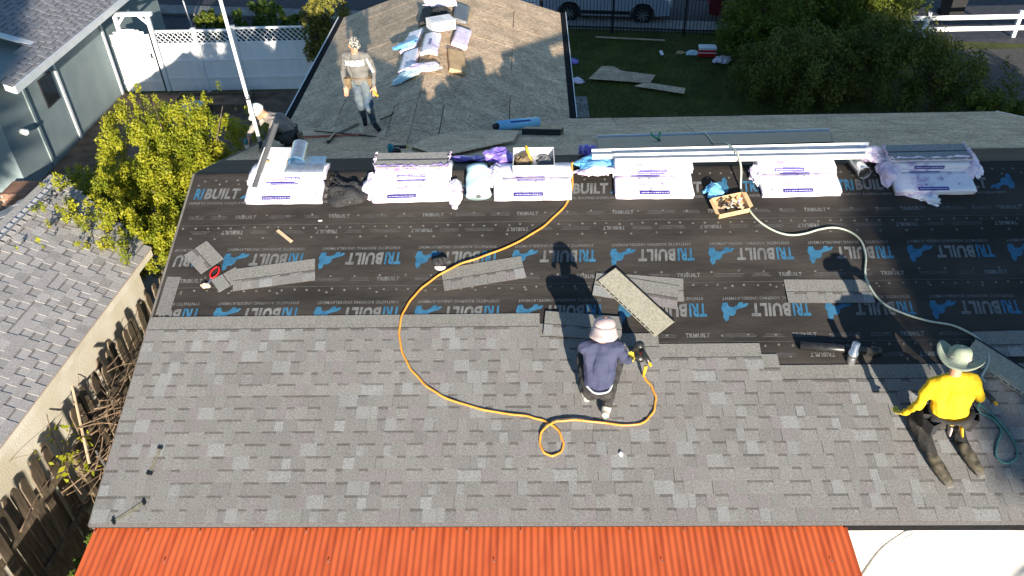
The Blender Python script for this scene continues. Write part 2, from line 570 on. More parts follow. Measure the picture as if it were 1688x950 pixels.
def tree(name, label, cat, base, blobs, n, size, mat, trunk_r=.08, group=None, clump=0, limbs=7, twigs=0):
    """base: foot of trunk; blobs relative to the foot"""
    t = thing(name, label, cat, T(*base), group)
    obj('crown', leaf_mesh('crown', sprigs(blobs, 70 if clump else 30), n, size, mat, shell=.2), t)
    mb = MB()
    top = Vector(blobs[0][0])
    h = max(top.z, .3)
    mb.tube(spline([(0, 0, -.05), (random.uniform(-.05, .05), random.uniform(-.05, .05), h * .35), tuple(top * .75)], 4), [trunk_r * (1 - .06 * i) for i in range(9)], 8)
    for i in range(limbs + twigs):
        c, r_ = blobs[i % len(blobs)]
        a = random.uniform(0, 2 * PI)
        e = Vector(c) + Vector((math.cos(a) * r_[0], math.sin(a) * r_[1], random.uniform(-.2, .8) * r_[2])) * random.uniform(.55, .95)
        s0 = Vector((0, 0, h * random.uniform(.2, .55)))
        md = (s0 + e) * .5 + Vector((random.uniform(-.1, .1), random.uniform(-.1, .1), .12))
        r0 = trunk_r * random.uniform(.25, .5)
        mb.tube(spline([s0, md, e], 4), [r0 * (1 - .1 * j) for j in range(9)], 6)
    mb.build('trunk', 'bark', t, True)
    return t

# ================================================================== SETTING
g = MB()
g.add([(-150, -150, 0), (150, -150, 0), (150, 220, 0), (-150, 220, 0)], [(0, 1, 2, 3)])
struct(g.build('ground', 'earth'))
ST = R(-8.5)
Ms = T(4, 17.75, 0) @ RZm(ST)
struct(MB().add([(-60, 0, .006), (60, 0, .006), (60, 14, .006), (-60, 14, .006)], [(0, 1, 2, 3)]).build('road', 'asphalt', None, M=Ms))
struct(MB().box((-60, .02, -.1), (3.2, .9, .09)).build('kerb_pavement', 'concrete', None, M=Ms))
struct(MB().add([(0.9, 8.6, .008), (1.57, 8.6, .008), (1.57, 12.6, .008), (.9, 12.6, .008)], [(0, 1, 2, 3)]).build('path', 'concrete'))
struct(MB().add([(11.0, 9.8, .006), (20, 9.8, .006), (20, 15.6, .006), (13.2, 15.6, .006)], [(0, 1, 2, 3)]).build('gravel_yard', 'gravel'))
struct(MB().add([(-14, 2.5, .006), (-4.9, 2.5, .006), (-4.9, 13.4, .006), (-14, 13.4, .006)], [(0, 1, 2, 3)]).build('side_yard', 'pavers'))
struct(MB().add([(-14, 14, .012), (-5.2, 14, .012), (-5.2, 40, .012), (-30, 40, .012)], [(0, 1, 2, 3)]).build('back_lane', 'asphalt'))
struct(MB().add([(-4.9, -12, .006), (12, -12, .006), (12, -4.2, .006), (-4.9, -4.2, .006)], [(0, 1, 2, 3)]).build('patio', 'concrete'))

# lawn grass behind the house (uncountable)
n = 26000
px = RNG.uniform(.8, 9.5, n)
py = RNG.uniform(5.6, 17.4, n)
hh = RNG.uniform(.03, .085, n)
an = RNG.uniform(0, 2 * PI, n)
wv = .012
lean = RNG.normal(0, .03, (n, 2))
V = np.stack([np.stack([px - wv * np.cos(an), py - wv * np.sin(an), np.full(n, .0)], 1), np.stack([px + wv * np.cos(an), py + wv * np.sin(an), np.full(n, .0)], 1),
              np.stack([px + lean[:, 0], py + lean[:, 1], hh], 1)], 1).reshape(-1, 3)
me = bpy.data.meshes.new('lawn_grass')
me.vertices.add(3 * n)
me.vertices.foreach_set('co', V.ravel())
me.loops.add(3 * n)
me.loops.foreach_set('vertex_index', np.arange(3 * n))
me.polygons.add(n)
me.polygons.foreach_set('loop_start', np.arange(n) * 3)
me.polygons.foreach_set('loop_total', np.full(n, 3))
me.materials.append(MT['grass'])
me.update()
tag(obj('lawn_grass', me), 'short shaded lawn grass behind the house', 'grass', kind='stuff')

# ================================================================== THE HOUSE BEING RE-ROOFED
house = thing('house', 'house being re-roofed with half laid grey shingles over black underlayment', 'house', T(2, 0, 0))
HI = T(-2, 0, 0)


def hp(mb, name, mats, smooth=False, parent=None, M=None):
    """a part of the house given in world coordinates"""
    return mb.build(name, mats, parent or house, smooth, (HI @ M if M is not None else HI) if parent is None else M)


mb = MB()
mb.box((-4.2, -4.1, 0), (8.45, 4.55, 2.9))
mb.add([(-4.2, -4.1, 2.9), (-4.2, 4.55, 2.9), (-4.2, 0, 4.5), (8.45, -4.1, 2.9), (8.45, 4.55, 2.9), (8.45, 0, 4.5)], [(0, 2, 1), (3, 4, 5), (0, 3, 5, 2), (1, 2, 5, 4)])
hp(mb, 'wall', 'stucco')
mb = MB()
mb.box((-4.5, 4.56, 0), (.4, 10.6, 2.85))
mb.add([(-4.5, 10.6, 2.85), (.4, 10.6, 2.85), (-2.04, 10.6, 3.7)], [(0, 1, 2)])
hp(mb, 'wing_wall', 'stucco')
mb = MB()
mb.tube(spline([(4.05, -4.13, 2.52), (3.95, -4.14, 2.40), (3.80, -4.14, 2.10), (3.70, -4.14, 1.5)], 4), .018, 8)
mb.tube(spline([(4.10, -4.12, 2.45), (3.86, -4.13, 2.05), (3.74, -4.14, 1.5)], 4), .010, 8)
hp(mb, 'conduit', 'trimgrey', True)
# decks
mb = MB()
mb.box((X0 + .02, -LF + .02, -.11), (X1 - .02, 0, -.018), 0, MF)
mb.box((X0 + .02, 0, -.11), (X1 - .02, LB - .02, -.018), 0, MBK)
deck = hp(mb, 'roof_deck', 'osb_dark')
WXL, WXR, WZE, WY0, WY1 = -4.80, .72, 3.03, 1.95, 10.95
WXC = (WXL + WXR) / 2
ML = Matrix(((CS, 0, -SN, WXL), (0, 1, 0, 0), (SN, 0, CS, WZE), (0, 0, 0, 1)))      # left wing slope: local x up the slope
MR = Matrix(((-CS, 0, SN, WXR), (0, -1, 0, 0), (SN, 0, CS, WZE), (0, 0, 0, 1)))     # right wing slope (y mirrored with x)
WL_ = (WXC - WXL) / CS
mb = MB()
mb.box((.02, 4.3, -.11), (WL_, WY1 - .02, -.018), 0, ML)
mb.box((.02, -WY1 + .02, -.11), (WL_, -4.9, -.018), 0, MR)
wdeck = hp(mb, 'wing_deck', 'osb_dark')


def panel(x0, x1, y0, y1, M, parent, gap=.015):
    w_, h_ = x1 - x0 - gap, y1 - y0 - gap
    m = MB().box((-w_ / 2, -h_ / 2, -.0145), (w_ / 2, h_ / 2, -.0035)).mesh('osb_panel', 'osb')
    base = HI
    o = obj('osb_panel', me if False else m, parent, M @ T((x0 + x1) / 2, (y0 + y1) / 2, random.uniform(-.0012, .0012)))
    return o


def clip_panels(M, xr, yr, lx, ly, parent, stag=.5, jit=0):
    y = yr[0]
    row = 0
    while y < yr[1] - .05:
        y1 = min(y + ly, yr[1])
        x = xr[0] - (lx * stag if row % 2 else 0)
        while x < xr[1] - .02:
            a, b = max(x, xr[0]), min(x + lx, xr[1])
            if b - a > .06:
                panel(a, b, y, y1, M, parent)
            x += lx
        y = y1
        row += 1


clip_panels(MBK, (X0, X1), (.55, LB), 2.44, 1.22, deck)
# wing sheets run up the slope in 1.22 m rows, joints staggered
ya = 5.2 - 3 * 1.22
row = 0
while ya < WY1 - .02:
    yb = min(ya + 1.22, WY1)
    for (xa, xb) in (((0, 2.44), (2.44, WL_)) if row % 2 else ((0, 1.22), (1.22, WL_))):
        a_ = max(ya, 2.0 + (WL_ - xb) * .85)
        if yb - a_ > .1:
            panel(xa, xb, a_, yb, ML, wdeck)
            panel(xa, xb, -yb, -a_, MR, wdeck)
    ya = yb
    row += 1
# eave metal: black drip edge with pale lip, on both wing eaves, back eave, rakes and the front fascia
for nm, a, b, ox in (('L', (WXL, 5.0), (WXL, WY1), -1), ('R', (WXR, 4.96), (WXR, WY1), 1)):
    mb = MB()
    mb.box((min(a[0], a[0] + ox * .12), a[1], WZE - .12), (max(a[0], a[0] + ox * .12), b[1], WZE + .004))
    hp(mb, 'drip_edge', 'black_metal')
    mb = MB()
    xs = a[0] + ox * .123
    mb.box((min(xs, xs + ox * .022), a[1], WZE - .10), (max(xs, xs + ox * .014), b[1], WZE + .014))
    hp(mb, 'gutter_lip', 'white_metal')
mb = MB()
mb.box((.74, LB, -.15), (X1, LB + .035, .006), 0, MBK)
hp(mb, 'drip_edge', 'black_metal')
mb = MB()
mb.box((X0 - .02, -LF - .010, -.05), (3.04, -LF, -.004), 0, MF)
mb.box((3.06, -LF - .022, -.16), (X1, -LF, -.004), 0, MF)
hp(mb, 'fascia', 'black_metal')
mb = MB()
mb.box((X0 - .03, -LF, -.12), (X0 - .002, 0, .006), 0, MF)
mb.box((X0 - .03, 0.005, -.12), (X0 - .002, 3.6, .006), 0, MBK)
hp(mb, 'rake_trim', 'trim_dull')
mb = MB()
mb.box((X1 + .002, -LF, -.12), (X1 + .03, 0, .004), 0, MF)
mb.box((X1 + .002, 0.005, -.12), (X1 + .03, LB, .004), 0, MBK)
hp(mb, 'rake_trim', 'white_metal')
mb = MB()
mb.add([(WXL, WY1, WZE), (WXC, WY1, WZE + (WXC - WXL) * TN), (WXC, WY1 + .02, WZE + (WXC - WXL) * TN), (WXL, WY1 + .02, WZE)], [(0, 1, 2, 3)])
for (xa, za, xb, zb) in ((WXL, WZE, WXC, WZE + 2.76 * TN), (WXC, WZE + 2.76 * TN, WXR, WZE)):
    mb.bar((xa, WY1 + .02, za - .05), (xb, WY1 + .02, zb - .05), .03, .12, up=(0, 1, 0))
hp(mb, 'rake_trim', 'black_metal')


# ---- underlayment: sheets with wrinkles, printed lettering and cap nails
def wr(x, v):
    h = 0.0
    h += .010 * math.exp(-((v - .75 - .25 * math.sin(x * 1.1)) / .05) ** 2) * math.exp(-((x + 3.6) / .8) ** 2)
    h += .007 * math.exp(-((v - 2.05 - .12 * math.sin(x * 1.6 + 1)) / .045) ** 2) * math.exp(-((x + 3.2) / .8) ** 2)
    h += .012 * math.exp(-((v - 1.25 + .10 * math.cos((x - 2.3) * 2.2)) / .04) ** 2) * math.exp(-((x - 2.3) / .55) ** 2)
    h += .012 * math.exp(-((v - 1.80 + .14 * math.cos((x - 2.4) * 2.4)) / .04) ** 2) * math.exp(-((x - 2.4) / .5) ** 2)
    h += .009 * math.exp(-((x + 3.0 + .5 * (v - .55)) / .03) ** 2) * math.exp(-((v - .7) / .22) ** 2)
    h += .009 * math.exp(-((x + 3.35 + 1.1 * (v - .55)) / .03) ** 2) * math.exp(-((v - .7) / .2) ** 2)
    h += .0016 * math.sin(x * 3.1 + 2 * math.sin(v * 3)) * math.sin(v * 7 + x)
    h += .0011 * math.sin(x * 9.3 + v * 4) * math.sin(v * 23 + 1.5 * math.sin(x * 2))
    return h


sheets = []
for k, (v0, v1, hb) in enumerate(((-.42, .90, .0072), (.80, 1.86, .0048), (1.76, 2.683, .0024), (2.58, 3.6, 0.0))):
    mb = MB()
    nx, nv = 330, 24
    ptsv = []
    for j in range(nv + 1):
        for i in range(nx + 1):
            x = X0 + (X1 - X0) * i / nx
            v = v0 + (v1 - v0) * j / nv
            h = hb + max(-.0005, wr(x, v)) + (.0006 * math.sin(x * 5) if j == nv else 0)
            if v >= 0:
                q = F(x, v, h)
            else:
                q = B(x, -v, h + .004)
            ptsv.append(tuple(q))
    fs = [(j * (nx + 1) + i, (j + 1) * (nx + 1) + i, (j + 1) * (nx + 1) + i + 1, j * (nx + 1) + i + 1) for j in range(nv) for i in range(nx)]
    mb.add(ptsv, fs)
    sheets.append(hp(mb, 'underlayment_sheet', 'under', True))
mb = MB()   # darker ridge sheet lapped down the back slope
ptsv = []
for j in range(9):
    for i in range(161):
        x = X0 + .01 + (X1 - X0 - .02) * i / 160
        v = .002 + 1.02 * j / 8
        ptsv.append(tuple(B(x, v, .008 + .002 * math.sin(x * 4 + v * 3) * math.sin(v * 9))))
mb.add(ptsv, [(j * 161 + i, j * 161 + i + 1, (j + 1) * 161 + i + 1, (j + 1) * 161 + i) for j in range(8) for i in range(160)])
hp(mb, 'ridge_underlayment', 'under', True)

EMBLEM = [(0, .1), (.12, .34), (.36, .46), (.50, .55), (.56, .86), (.68, 1.02), (.80, .98), (.86, 1.32), (.97, 1.42), (1.04, 1.05), (1.0, .78), (1.06, .45), (.98, .02), (.80, .0), (.76, .30), (.62, .36), (.44, .22), (.36, 0), (.2, 0), (.22, .18), (.1, .06)]


def printed(mb, hb, fn):
    """lay local print geometry (built at h=0 in x, up-slope y) on a wrinkled sheet"""
    out = MB()
    for q in fn.v:
        v = -q[1]
        out.v.append(tuple(F(q[0], v, hb + max(-.0005, wr(q[0], v)) + .0017)))
    out.f, out.m, out.c = fn.f, fn.m, fn.c
    return out


def big_logo(fn, x, v, flip):
    """wordmark 1.0 m long; x = left end, v = slope position of its lower (image) edge"""
    M = T(x, -v, 0) if not flip else T(x + 1.03, -v + .19, 0) @ RZm(PI)
    put_text(fn, 'TRI', M, .205, .185, 1, .038, .12)
    put_text(fn, 'BUILT', M @ T(.22, 0, 0), .47, .185, 0, .045, .12)
    e = [(.70 + .31 * a, -.01 + .185 * b, 0) for a, b in EMBLEM]
    fn.add(e, [tuple(range(len(e)))], 1, M)
    put_text(fn, 'SYNTHETIC ROOFING UNDERLAYMENT', M @ T(.02, -.088, 0), .86 if not flip else .98, .042, 0, .012)


def small_logo(fn, x, v, flip):
    M = T(x, -v, 0) if not flip else T(x + .28, -v + .05, 0) @ RZm(PI)
    put_text(fn, 'TRIBUILT', M, .28, .058, 0, .03, .1)
    for (a, b) in ((-.62, -.40), (-.34, -.08), (.42, .70)):
        for r_ in range(3):
            e = random.uniform(0, .05)
            yy = .004 + r_ * .019
            fn.add([(a + e, yy, 0), (b - e, yy, 0), (b - e, yy + .006, 0), (a + e, yy + .006, 0)], [(0, 1, 2, 3)], 2, M)


def cap_row(nm, x, v, hb):
    n_ = 8
    c = [F(x + .013 * math.cos(2 * PI * i / n_), v + .013 * math.sin(2 * PI * i / n_), hb + max(0, wr(x, v)) + .0045) for i in range(n_)]
    c2 = [F(x + .017 * math.cos(2 * PI * i / n_), v + .017 * math.sin(2 * PI * i / n_), hb + max(0, wr(x, v)) + .001) for i in range(n_)]
    nm.add([tuple(q) for q in c] + [tuple(q) for q in c2], [tuple(range(n_ - 1, -1, -1))] + [(i, (i + 1) % n_, n_ + (i + 1) % n_, n_ + i) for i in range(n_)])


def print_sheet(k, bigs, smalls, nails, xr=(X0 + .03, X1)):
    hb = (.0072, .0048, .0024, 0)[k]

    def lay(fn, name):
        out = printed(None, hb, fn)     # without the faces that would run past the rake
        keep = [i for i, f in enumerate(out.f) if all(out.v[j][0] > xr[0] for j in f)]
        if not keep:
            return None
        q = MB()
        used = {}
        for i in keep:
            for j in out.f[i]:
                if j not in used:
                    used[j] = len(q.v)
                    q.v.append(out.v[j])
            q.f.append(tuple(used[j] for j in out.f[i]))
            q.m.append(out.m[i])
            q.c.append(None)
        return q.build(name, ['print_grey', 'print_blue', 'print_faint'], sheets[k])
    for (xs, v, fl) in bigs:
        x = xs
        while x < X1 - 1.1:
            fn = MB()
            big_logo(fn, x, v, fl)
            lay(fn, 'printed_wordmark')
            x += 1.205 if fl else 1.215
    fn = MB()
    for (xs, v, fl) in smalls:
        x = xs
        while x < X1 - .9:
            small_logo(fn, x, v, fl)
            x += 1.215
    tag(lay(fn, 'small_print'), kind='stuff')
    nm = MB()
    for (v, xs, st) in nails:
        x = xs
        while x < X1 - .05:
            cap_row(nm, x + random.uniform(-.012, .012), v + random.uniform(-.012, .012), hb)
            x += st
    tag(nm.build('cap_nails', 'capnail', sheets[k]), kind='stuff')


print_sheet(0, [(-4.575 - .0, .455, False)], [(-3.87, .795, False)], [(.74, X0 + .2, .30), (.20, X0 + .1, .27), (.13, X0 + .18, .14)])
print_sheet(1, [(-5.10, 1.54, True)], [(-4.00, 1.035, True), (-4.36, 1.78, False)], [(.94, X0 + .06, .155), (1.10, X0 + .2, .31), (1.70, X0 + .2, .31)])
print_sheet(2, [(-5.05, 2.345, True)], [(-4.35, 2.62, False)], [(1.895, X0 + .1, .155), (2.58, X0 + .2, .31), (1.93, X0 + .25, .6)])
print_sheet(3, [], [(-4.2, 2.875, True)], [(2.72, .9, .155), (2.86, 1.0, .31)])
# pale lap lines of each sheet
for k, v in ((0, .899), (1, 1.859), (2, 2.682)):
    mb = MB()
    a = [tuple(F(X0 + .01 + (X1 - X0) * i / 200, v - .006 + .0012 * math.sin(i * .7), (.0072, .0048, .0024)[k] + .0022 + max(0, wr(X0 + (X1 - X0) * i / 200, v)))) for i in range(200)]
    b = [tuple(F(X0 + .01 + (X1 - X0) * i / 200, v - .0006 + .0012 * math.sin(i * .7), (.0072, .0048, .0024)[k] + .0022 + max(0, wr(X0 + (X1 - X0) * i / 200, v)))) for i in range(200)]
    mb.add(a + b, [(i, 200 + i, 201 + i, i + 1) for i in range(199)])
    mb.build('lap_line', 'print_faint', sheets[k])

# ---- shingles
GREYS = [(.214, .211, .202), (.197, .192, .184), (.238, .241, .236), (.210, .196, .193), (.224, .220, .210), (.190, .185, .178), (.252, .256, .252), (.204, .200, .190)]
PICK = [0, 0, 1, 1, 2, 3, 4, 4, 5, 7, 7, 3, 6]


def shingle_mesh(pal, pick, length=1.0, depth=.333, expo=.143, nteeth=6, band=True, thick=.011, tooth=.0032, wmin=.075):
    mb = MB()

    def ht(y):
        return thick - (thick - .002) * (y / depth)
    # boundaries of low and raised pieces along the butt edge
    cuts = [0.0]
    while cuts[-1] < length - .12:
        cuts.append(cuts[-1] + random.uniform(wmin, wmin + .10))
    cuts[-1] = length
    g_ = .0015
    up = random.random() < .5
    ybd = expo - random.uniform(.022, .03)
    top = expo + .004
    head = (pal[0][0] * .93, pal[0][1] * .93, pal[0][2] * .9)
    for i in range(len(cuts) - 1):
        a, b = cuts[i] + (g_ if i == 0 else 0), cuts[i + 1] - (g_ if i == len(cuts) - 2 else 0)
        c = pal[random.choice(pick)]
        if up:
            z0, z1 = ht(0) + tooth, ht(top) + tooth
            sl = random.uniform(-.008, .008)
            mb.add([(a, 0, -.001), (b, 0, -.001), (b + sl, 0, z0), (a - sl * .3, 0, z0), (b, top, z1), (a, top, z1), (b, top, 0), (a, top, 0)],
                   [(3, 2, 4, 5), (1, 6, 4, 2), (0, 3, 5, 7)], 0, None, c)
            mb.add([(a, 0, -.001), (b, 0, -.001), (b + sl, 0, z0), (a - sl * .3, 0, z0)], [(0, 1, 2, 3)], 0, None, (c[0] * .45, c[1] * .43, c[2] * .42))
        else:
            z0 = ht(0)
            ye = .0
            mb.add([(a, ye, -.001), (b, ye, -.001), (b, ye, z0), (a, ye, z0), (b, ybd, ht(ybd)), (a, ybd, ht(ybd))], [(3, 2, 4, 5)], 0, None, c)
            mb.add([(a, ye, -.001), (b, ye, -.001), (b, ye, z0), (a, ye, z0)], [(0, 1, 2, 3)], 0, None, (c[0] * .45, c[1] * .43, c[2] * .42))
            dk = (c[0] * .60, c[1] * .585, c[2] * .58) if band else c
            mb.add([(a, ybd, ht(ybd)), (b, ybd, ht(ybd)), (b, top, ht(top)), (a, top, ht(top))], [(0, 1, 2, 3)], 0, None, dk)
        up = not up if random.random() < .85 else up
    # head lap above the exposure with its dark sealant line
    mb.add([(g_, top, ht(top)), (length - g_, top, ht(top)), (length - g_, top + .012, ht(top + .012)), (g_, top + .012, ht(top + .012))], [(0, 1, 2, 3)], 0, None, (.06, .058, .058))
    mb.add([(g_, top + .012, ht(top + .012)), (length - g_, top + .012, ht(top + .012)), (length - g_, depth, .002), (g_, depth, .002), (g_, depth, -.001), (length - g_, depth, -.001)], [(0, 1, 2, 3), (3, 2, 5, 4)], 0, None, head)
    mb.add([(g_, 0, -.001), (length - g_, 0, -.001), (length - g_, depth, -.001), (g_, depth, -.001)], [(3, 2, 1, 0)], 1, None, head)
    mb.add([(g_, 0, -.001), (g_, depth, -.001), (g_, depth, .002), (g_, 0, thick)], [(0, 1, 2, 3)], 0, None, head)
    mb.add([(length - g_, 0, -.001), (length - g_, depth, -.001), (length - g_, depth, .002), (length - g_, 0, thick)], [(3, 2, 1, 0)], 0, None, head)
    return mb.mesh('shingle', ['shingle', 'shingle_back'])


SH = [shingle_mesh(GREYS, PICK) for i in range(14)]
V0, EXPO = 2.4647, .143
# starter strip along the eave carries the field of shingles
mb = MB()
mb.box((X0 - .015, -LF - .018, .0), (X1 + .02, -LF + .12, .003), 0, MF, (.2, .19, .185))
field = hp(mb, 'shingle_field', 'shingle')
CEND = [.052, .83, 1.41, 2.546, 2.724]
off = [0, -.62, -.27, -.82, -.42, -.12]


def halfmesh(length):
    return shingle_mesh(GREYS, PICK, length)


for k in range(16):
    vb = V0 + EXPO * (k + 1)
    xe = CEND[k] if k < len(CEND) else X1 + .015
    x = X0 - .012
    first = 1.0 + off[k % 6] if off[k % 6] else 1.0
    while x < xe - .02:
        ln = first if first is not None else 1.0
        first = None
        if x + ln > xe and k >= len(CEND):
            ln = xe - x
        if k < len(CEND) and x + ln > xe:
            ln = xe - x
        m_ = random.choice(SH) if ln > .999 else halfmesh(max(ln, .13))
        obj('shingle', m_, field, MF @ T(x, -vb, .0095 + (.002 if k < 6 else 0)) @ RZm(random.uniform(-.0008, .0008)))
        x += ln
# plumbing vent through the roof
vp = F(3.519, 2.957)
mb = MB()
mb.tube([vp + Vector((0, 0, -.1)), vp + Vector((0, 0, .17)), vp + Vector((0, 0, .172)), vp + Vector((0, 0, .29))], [.048, .048, .040, .040], 16)
mb.tube([vp + Vector((0, 0, .10)), vp + Vector((0, 0, .16))], .055, 16)
hp(mb, 'vent_pipe', 'galv', True)

# ================================================================== ORANGE PATIO COVER
pc = thing('patio_cover', 'orange corrugated patio cover below the shingled eave', 'patio cover', T(-.75, -4.45, 0))
PW = .545
mbp = MB()
nw, seg = 8, 7
L_ = 3.2
vs, fs = [], []
N_ = nw * seg
for j in range(2):
    for i in range(N_ + 1):
        x = PW * 1.008 * i / N_
        z = .0072 * math.cos(2 * PI * i / seg)
        vs.append((x, -L_ * j, z))
for i in range(N_):
    fs.append((i, N_ + 1 + i, N_ + 2 + i, i + 1))
mbp.add(vs, fs)
pm = mbp.mesh('corrugated_sheet', 'orange', True)
screw = MB().lathe([(.009, 0), (.009, .003), (.005, .007)], 8).mesh('screw', 'grey_metal')
TILT = R(6)
for i in range(14):
    x = -4.545 + i * PW
    M = T(-(-.75), 4.45, 0) @ T(x, -4.47, 3.125 + .0012 * (i % 2)) @ RXm(TILT)
    o = obj('corrugated_sheet', pm, pc, M @ RZm(random.uniform(-.003, .003)))
    obj('screw', screw, pc, M @ T(.02, -.095, .012))
    if i % 3 == 1:
        obj('screw', screw, pc, M @ T(.30, -.42, .012))
mb = MB()
for yy in (-4.62, -6.0, -7.3):
    mb.box((-4.5, yy - .04, 2.80 - (-4.62 - yy) * .105), (3.05, yy + .04, 2.97 - (-4.62 - yy) * .105))
mb.build('beam', 'whitepaint', pc, M=T(.75, 4.45, 0))
for xx in (-4.3, -.7, 2.9):
    MB().box((xx - .05, -7.35, 0), (xx + .05, -7.25, 2.52)).build('post', 'whitepaint', pc, M=T(.75, 4.45, 0))

# ================================================================== NEIGHBOURING HOUSE WITH GREY ROOF (left)
nA = thing('neighbour_house', 'cream neighbouring house with grey shingle roof, beside the board fence', 'house', T(-7.9, -3, 0))
AI = T(7.9, 3, 0)
AZE, AZR, AXE, AXR, AYE, AYR, AY0 = 2.75, 3.50, -6.20, -7.90, 1.08, 2.0, -9.0
pitchA = math.atan2(AZR - AZE, AXE - AXR)
LA = math.hypot(AZR - AZE, AXE - AXR)
mb = MB()
mb.box((-9.4, AY0, 0), (AXE - .10, .75, 2.70))
mb.add([(-9.4, .75, 2.7), (AXE - .1, .75, 2.7), (AXR, .75, 3.38)], [(0, 1, 2)])
mb.build('wall', 'cream', nA, M=AI)
mb = MB()
for (xa, xe_) in ((AXE, 1), (2 * AXR - AXE, -1)):
    mb.add([(xa, AY0, AZE - .02), (xa, AYE, AZE - .02), (AXR, AYR, AZR - .02), (AXR, AY0, AZR - .02), (xa, AY0, AZE - .09), (xa, AYE, AZE - .09), (AXR, AYR, AZR - .09), (AXR, AY0, AZR - .09)],
           [(0, 1, 2, 3), (7, 6, 5, 4), (0, 4, 5, 1), (1, 5, 6, 2), (2, 6, 7, 3), (3, 7, 4, 0)])
roofA = mb.build('roof', 'osb_dark', nA, M=AI)
mb = MB()
mb.box((AXE, AY0, AZE - .13), (AXE + .025, AYE, AZE + .004))
mb.build('fascia', 'cream', nA, M=AI)
mb = MB()
mb.box((AXE + .027, AY0, AZE - .002), (AXE + .045, AYE + .01, AZE + .006))
mb.build('drip_edge', 'hat_band', nA, M=AI)
LG = [(.42, .40, .385), (.385, .365, .35), (.46, .44, .42), (.40, .38, .365), (.35, .335, .32)]
SHA = [shingle_mesh(LG, [0, 0, 1, 2, 3, 4], 1.0, .333, .143, 6, True, .014, .006, .10) for i in range(8)]
# right slope frame: local x along +Y (running away), local y up slope
ca, sa = math.cos(pitchA), math.sin(pitchA)
MA = Matrix(((0, -ca, sa, AXE + .02), (1, 0, 0, 0), (0, sa, ca, AZE - .012), (0, 0, 0, 1)))
MA2 = Matrix(((0, ca, -sa, 2 * AXR - AXE - .02), (-1, 0, 0, 0), (0, sa, ca, AZE - .012), (0, 0, 0, 1)))
ncA = int(LA / .143) + 1
for k in range(ncA):
    vb = k * .143
    ymax = AYE + (AYR - AYE) * min(1, (vb + .07) / LA)
    y = ymax
    first = True
    while y > -6.2:
        ln = 1.0 if not first else [1.0, .55, .8, .3][k % 4]
        first = False
        m_ = random.choice(SHA) if ln == 1.0 else shingle_mesh(LG, [0, 0, 1, 2, 3, 4], ln, .333, .143, 6, True, .014, .006, .10)
        if vb + .333 > LA + .1:
            pass
        obj('shingle', m_, roofA, MA @ T(y - ln, vb, .004) @ RZm(0))
        if k >= 5:
            obj('shingle', m_, roofA, MA2 @ T(-y, vb, .004))
        y -= ln
nA.matrix_world = T(AXE, AYE, 0) @ RZm(R(-3.7)) @ T(-AXE, -AYE, 0) @ T(-7.9, -3, 0)
# ridge caps
capm = MB()
capm.add([(-.15, 0, -.060), (0, 0, .004), (.15, 0, -.060), (-.15, .2, -.030), (0, .2, .036), (.15, .2, -.030), (-.15, .2, -.062), (0, .2, .004), (.15, .2, -.062)],
         [(0, 1, 4, 3), (1, 2, 5, 4), (3, 4, 7, 6), (4, 5, 8, 7)], 0, None, (.42, .41, .41))
capm = capm.mesh('ridge_cap', 'shingle')
y = AYR - .24
while y > -5:
    obj('ridge_cap', capm, roofA, T(AXR, y, AZR + .022))
    y -= .143

# ================================================================== BLUE-GREY HOUSE (top left)
nB = thing('blue_grey_house', 'blue grey house with white eave fascia behind the white fence gate', 'house', T(-14, 11, 0))
BI = T(14, -11, 0)
mb = MB()
mb.box((-19, 7.6, 0), (-12.48, 17.5, 2.62))
mb.build('wall', 'teal_wall', nB, M=BI)
TB = .33
pb = math.atan(TB)
LBs = 4.2
mb = MB()
MBl = Matrix(((0, -math.cos(pb), math.sin(pb), -11.95), (1, 0, 0, 0), (0, math.sin(pb), math.cos(pb), 2.62), (0, 0, 0, 1)))
mb.box((10.15, 0, -.12), (19, LBs, -.015), 0, MBl)
mb.add([(7.9, 0, -.12), (10.15, 0, -.12), (10.15, .62, -.12), (7.95, .12, -.12), (7.9, 0, -.015), (10.15, 0, -.015), (10.15, .62, -.015), (7.95, .12, -.015)],
       [(3, 2, 1, 0), (4, 5, 6, 7), (0, 1, 5, 4), (1, 2, 6, 5), (2, 3, 7, 6), (3, 0, 4, 7)], 0, MBl)
roofB = mb.build('roof', 'osb_dark', nB, M=BI)
LGB = [(.26, .26, .27), (.235, .235, .245), (.28, .28, .29), (.25, .245, .25)]
SHB = [shingle_mesh(LGB, [0, 0, 1, 2, 3], 1.0, .333, .143, 6, True, .014, .006, .10) for i in range(6)]
for k in range(int(LBs / .143)):
    vb = k * .143
    y = 10.15 if vb > .60 else 7.93 + max(0, (vb - .05)) / .57 * 2.2
    first = True
    while y < 17.6 - .0:
        ln = 1.0 if not first else [1.0, .55, .8, .3][k % 4]
        first = False
        m_ = SHB[random.randrange(6)] if ln == 1.0 else shingle_mesh(LGB, [0, 1, 2, 3], ln, .333, .143, 6, True, .014, .006, .10)
        obj('shingle', m_, roofB, MBl @ T(y, vb, -.012))
        y += ln
mb = MB()
mb.bar((-11.93, 7.85, 2.56), (-11.93, 19, 2.56), .06, .17, up=(0, 0, 1))
mb.add([(-11.9, 7.84, 2.64), (-11.96, 7.84, 2.64), (-12.2, 7.9, 2.70), (-12.2, 7.9, 2.54), (-11.96, 7.84, 2.48), (-11.9, 7.84, 2.48)], [(0, 1, 2, 3, 4, 5)])
mb.build('fascia', 'trimgrey', nB, M=BI)
mb = MB()
mb.bar((-12.55, 10.12, 2.80), (-16, 10.12, 2.80 + 3.45 * TB), .05, .2, up=(0, 1, 0))
mb.build('fascia', 'trimgrey', nB, M=BI)
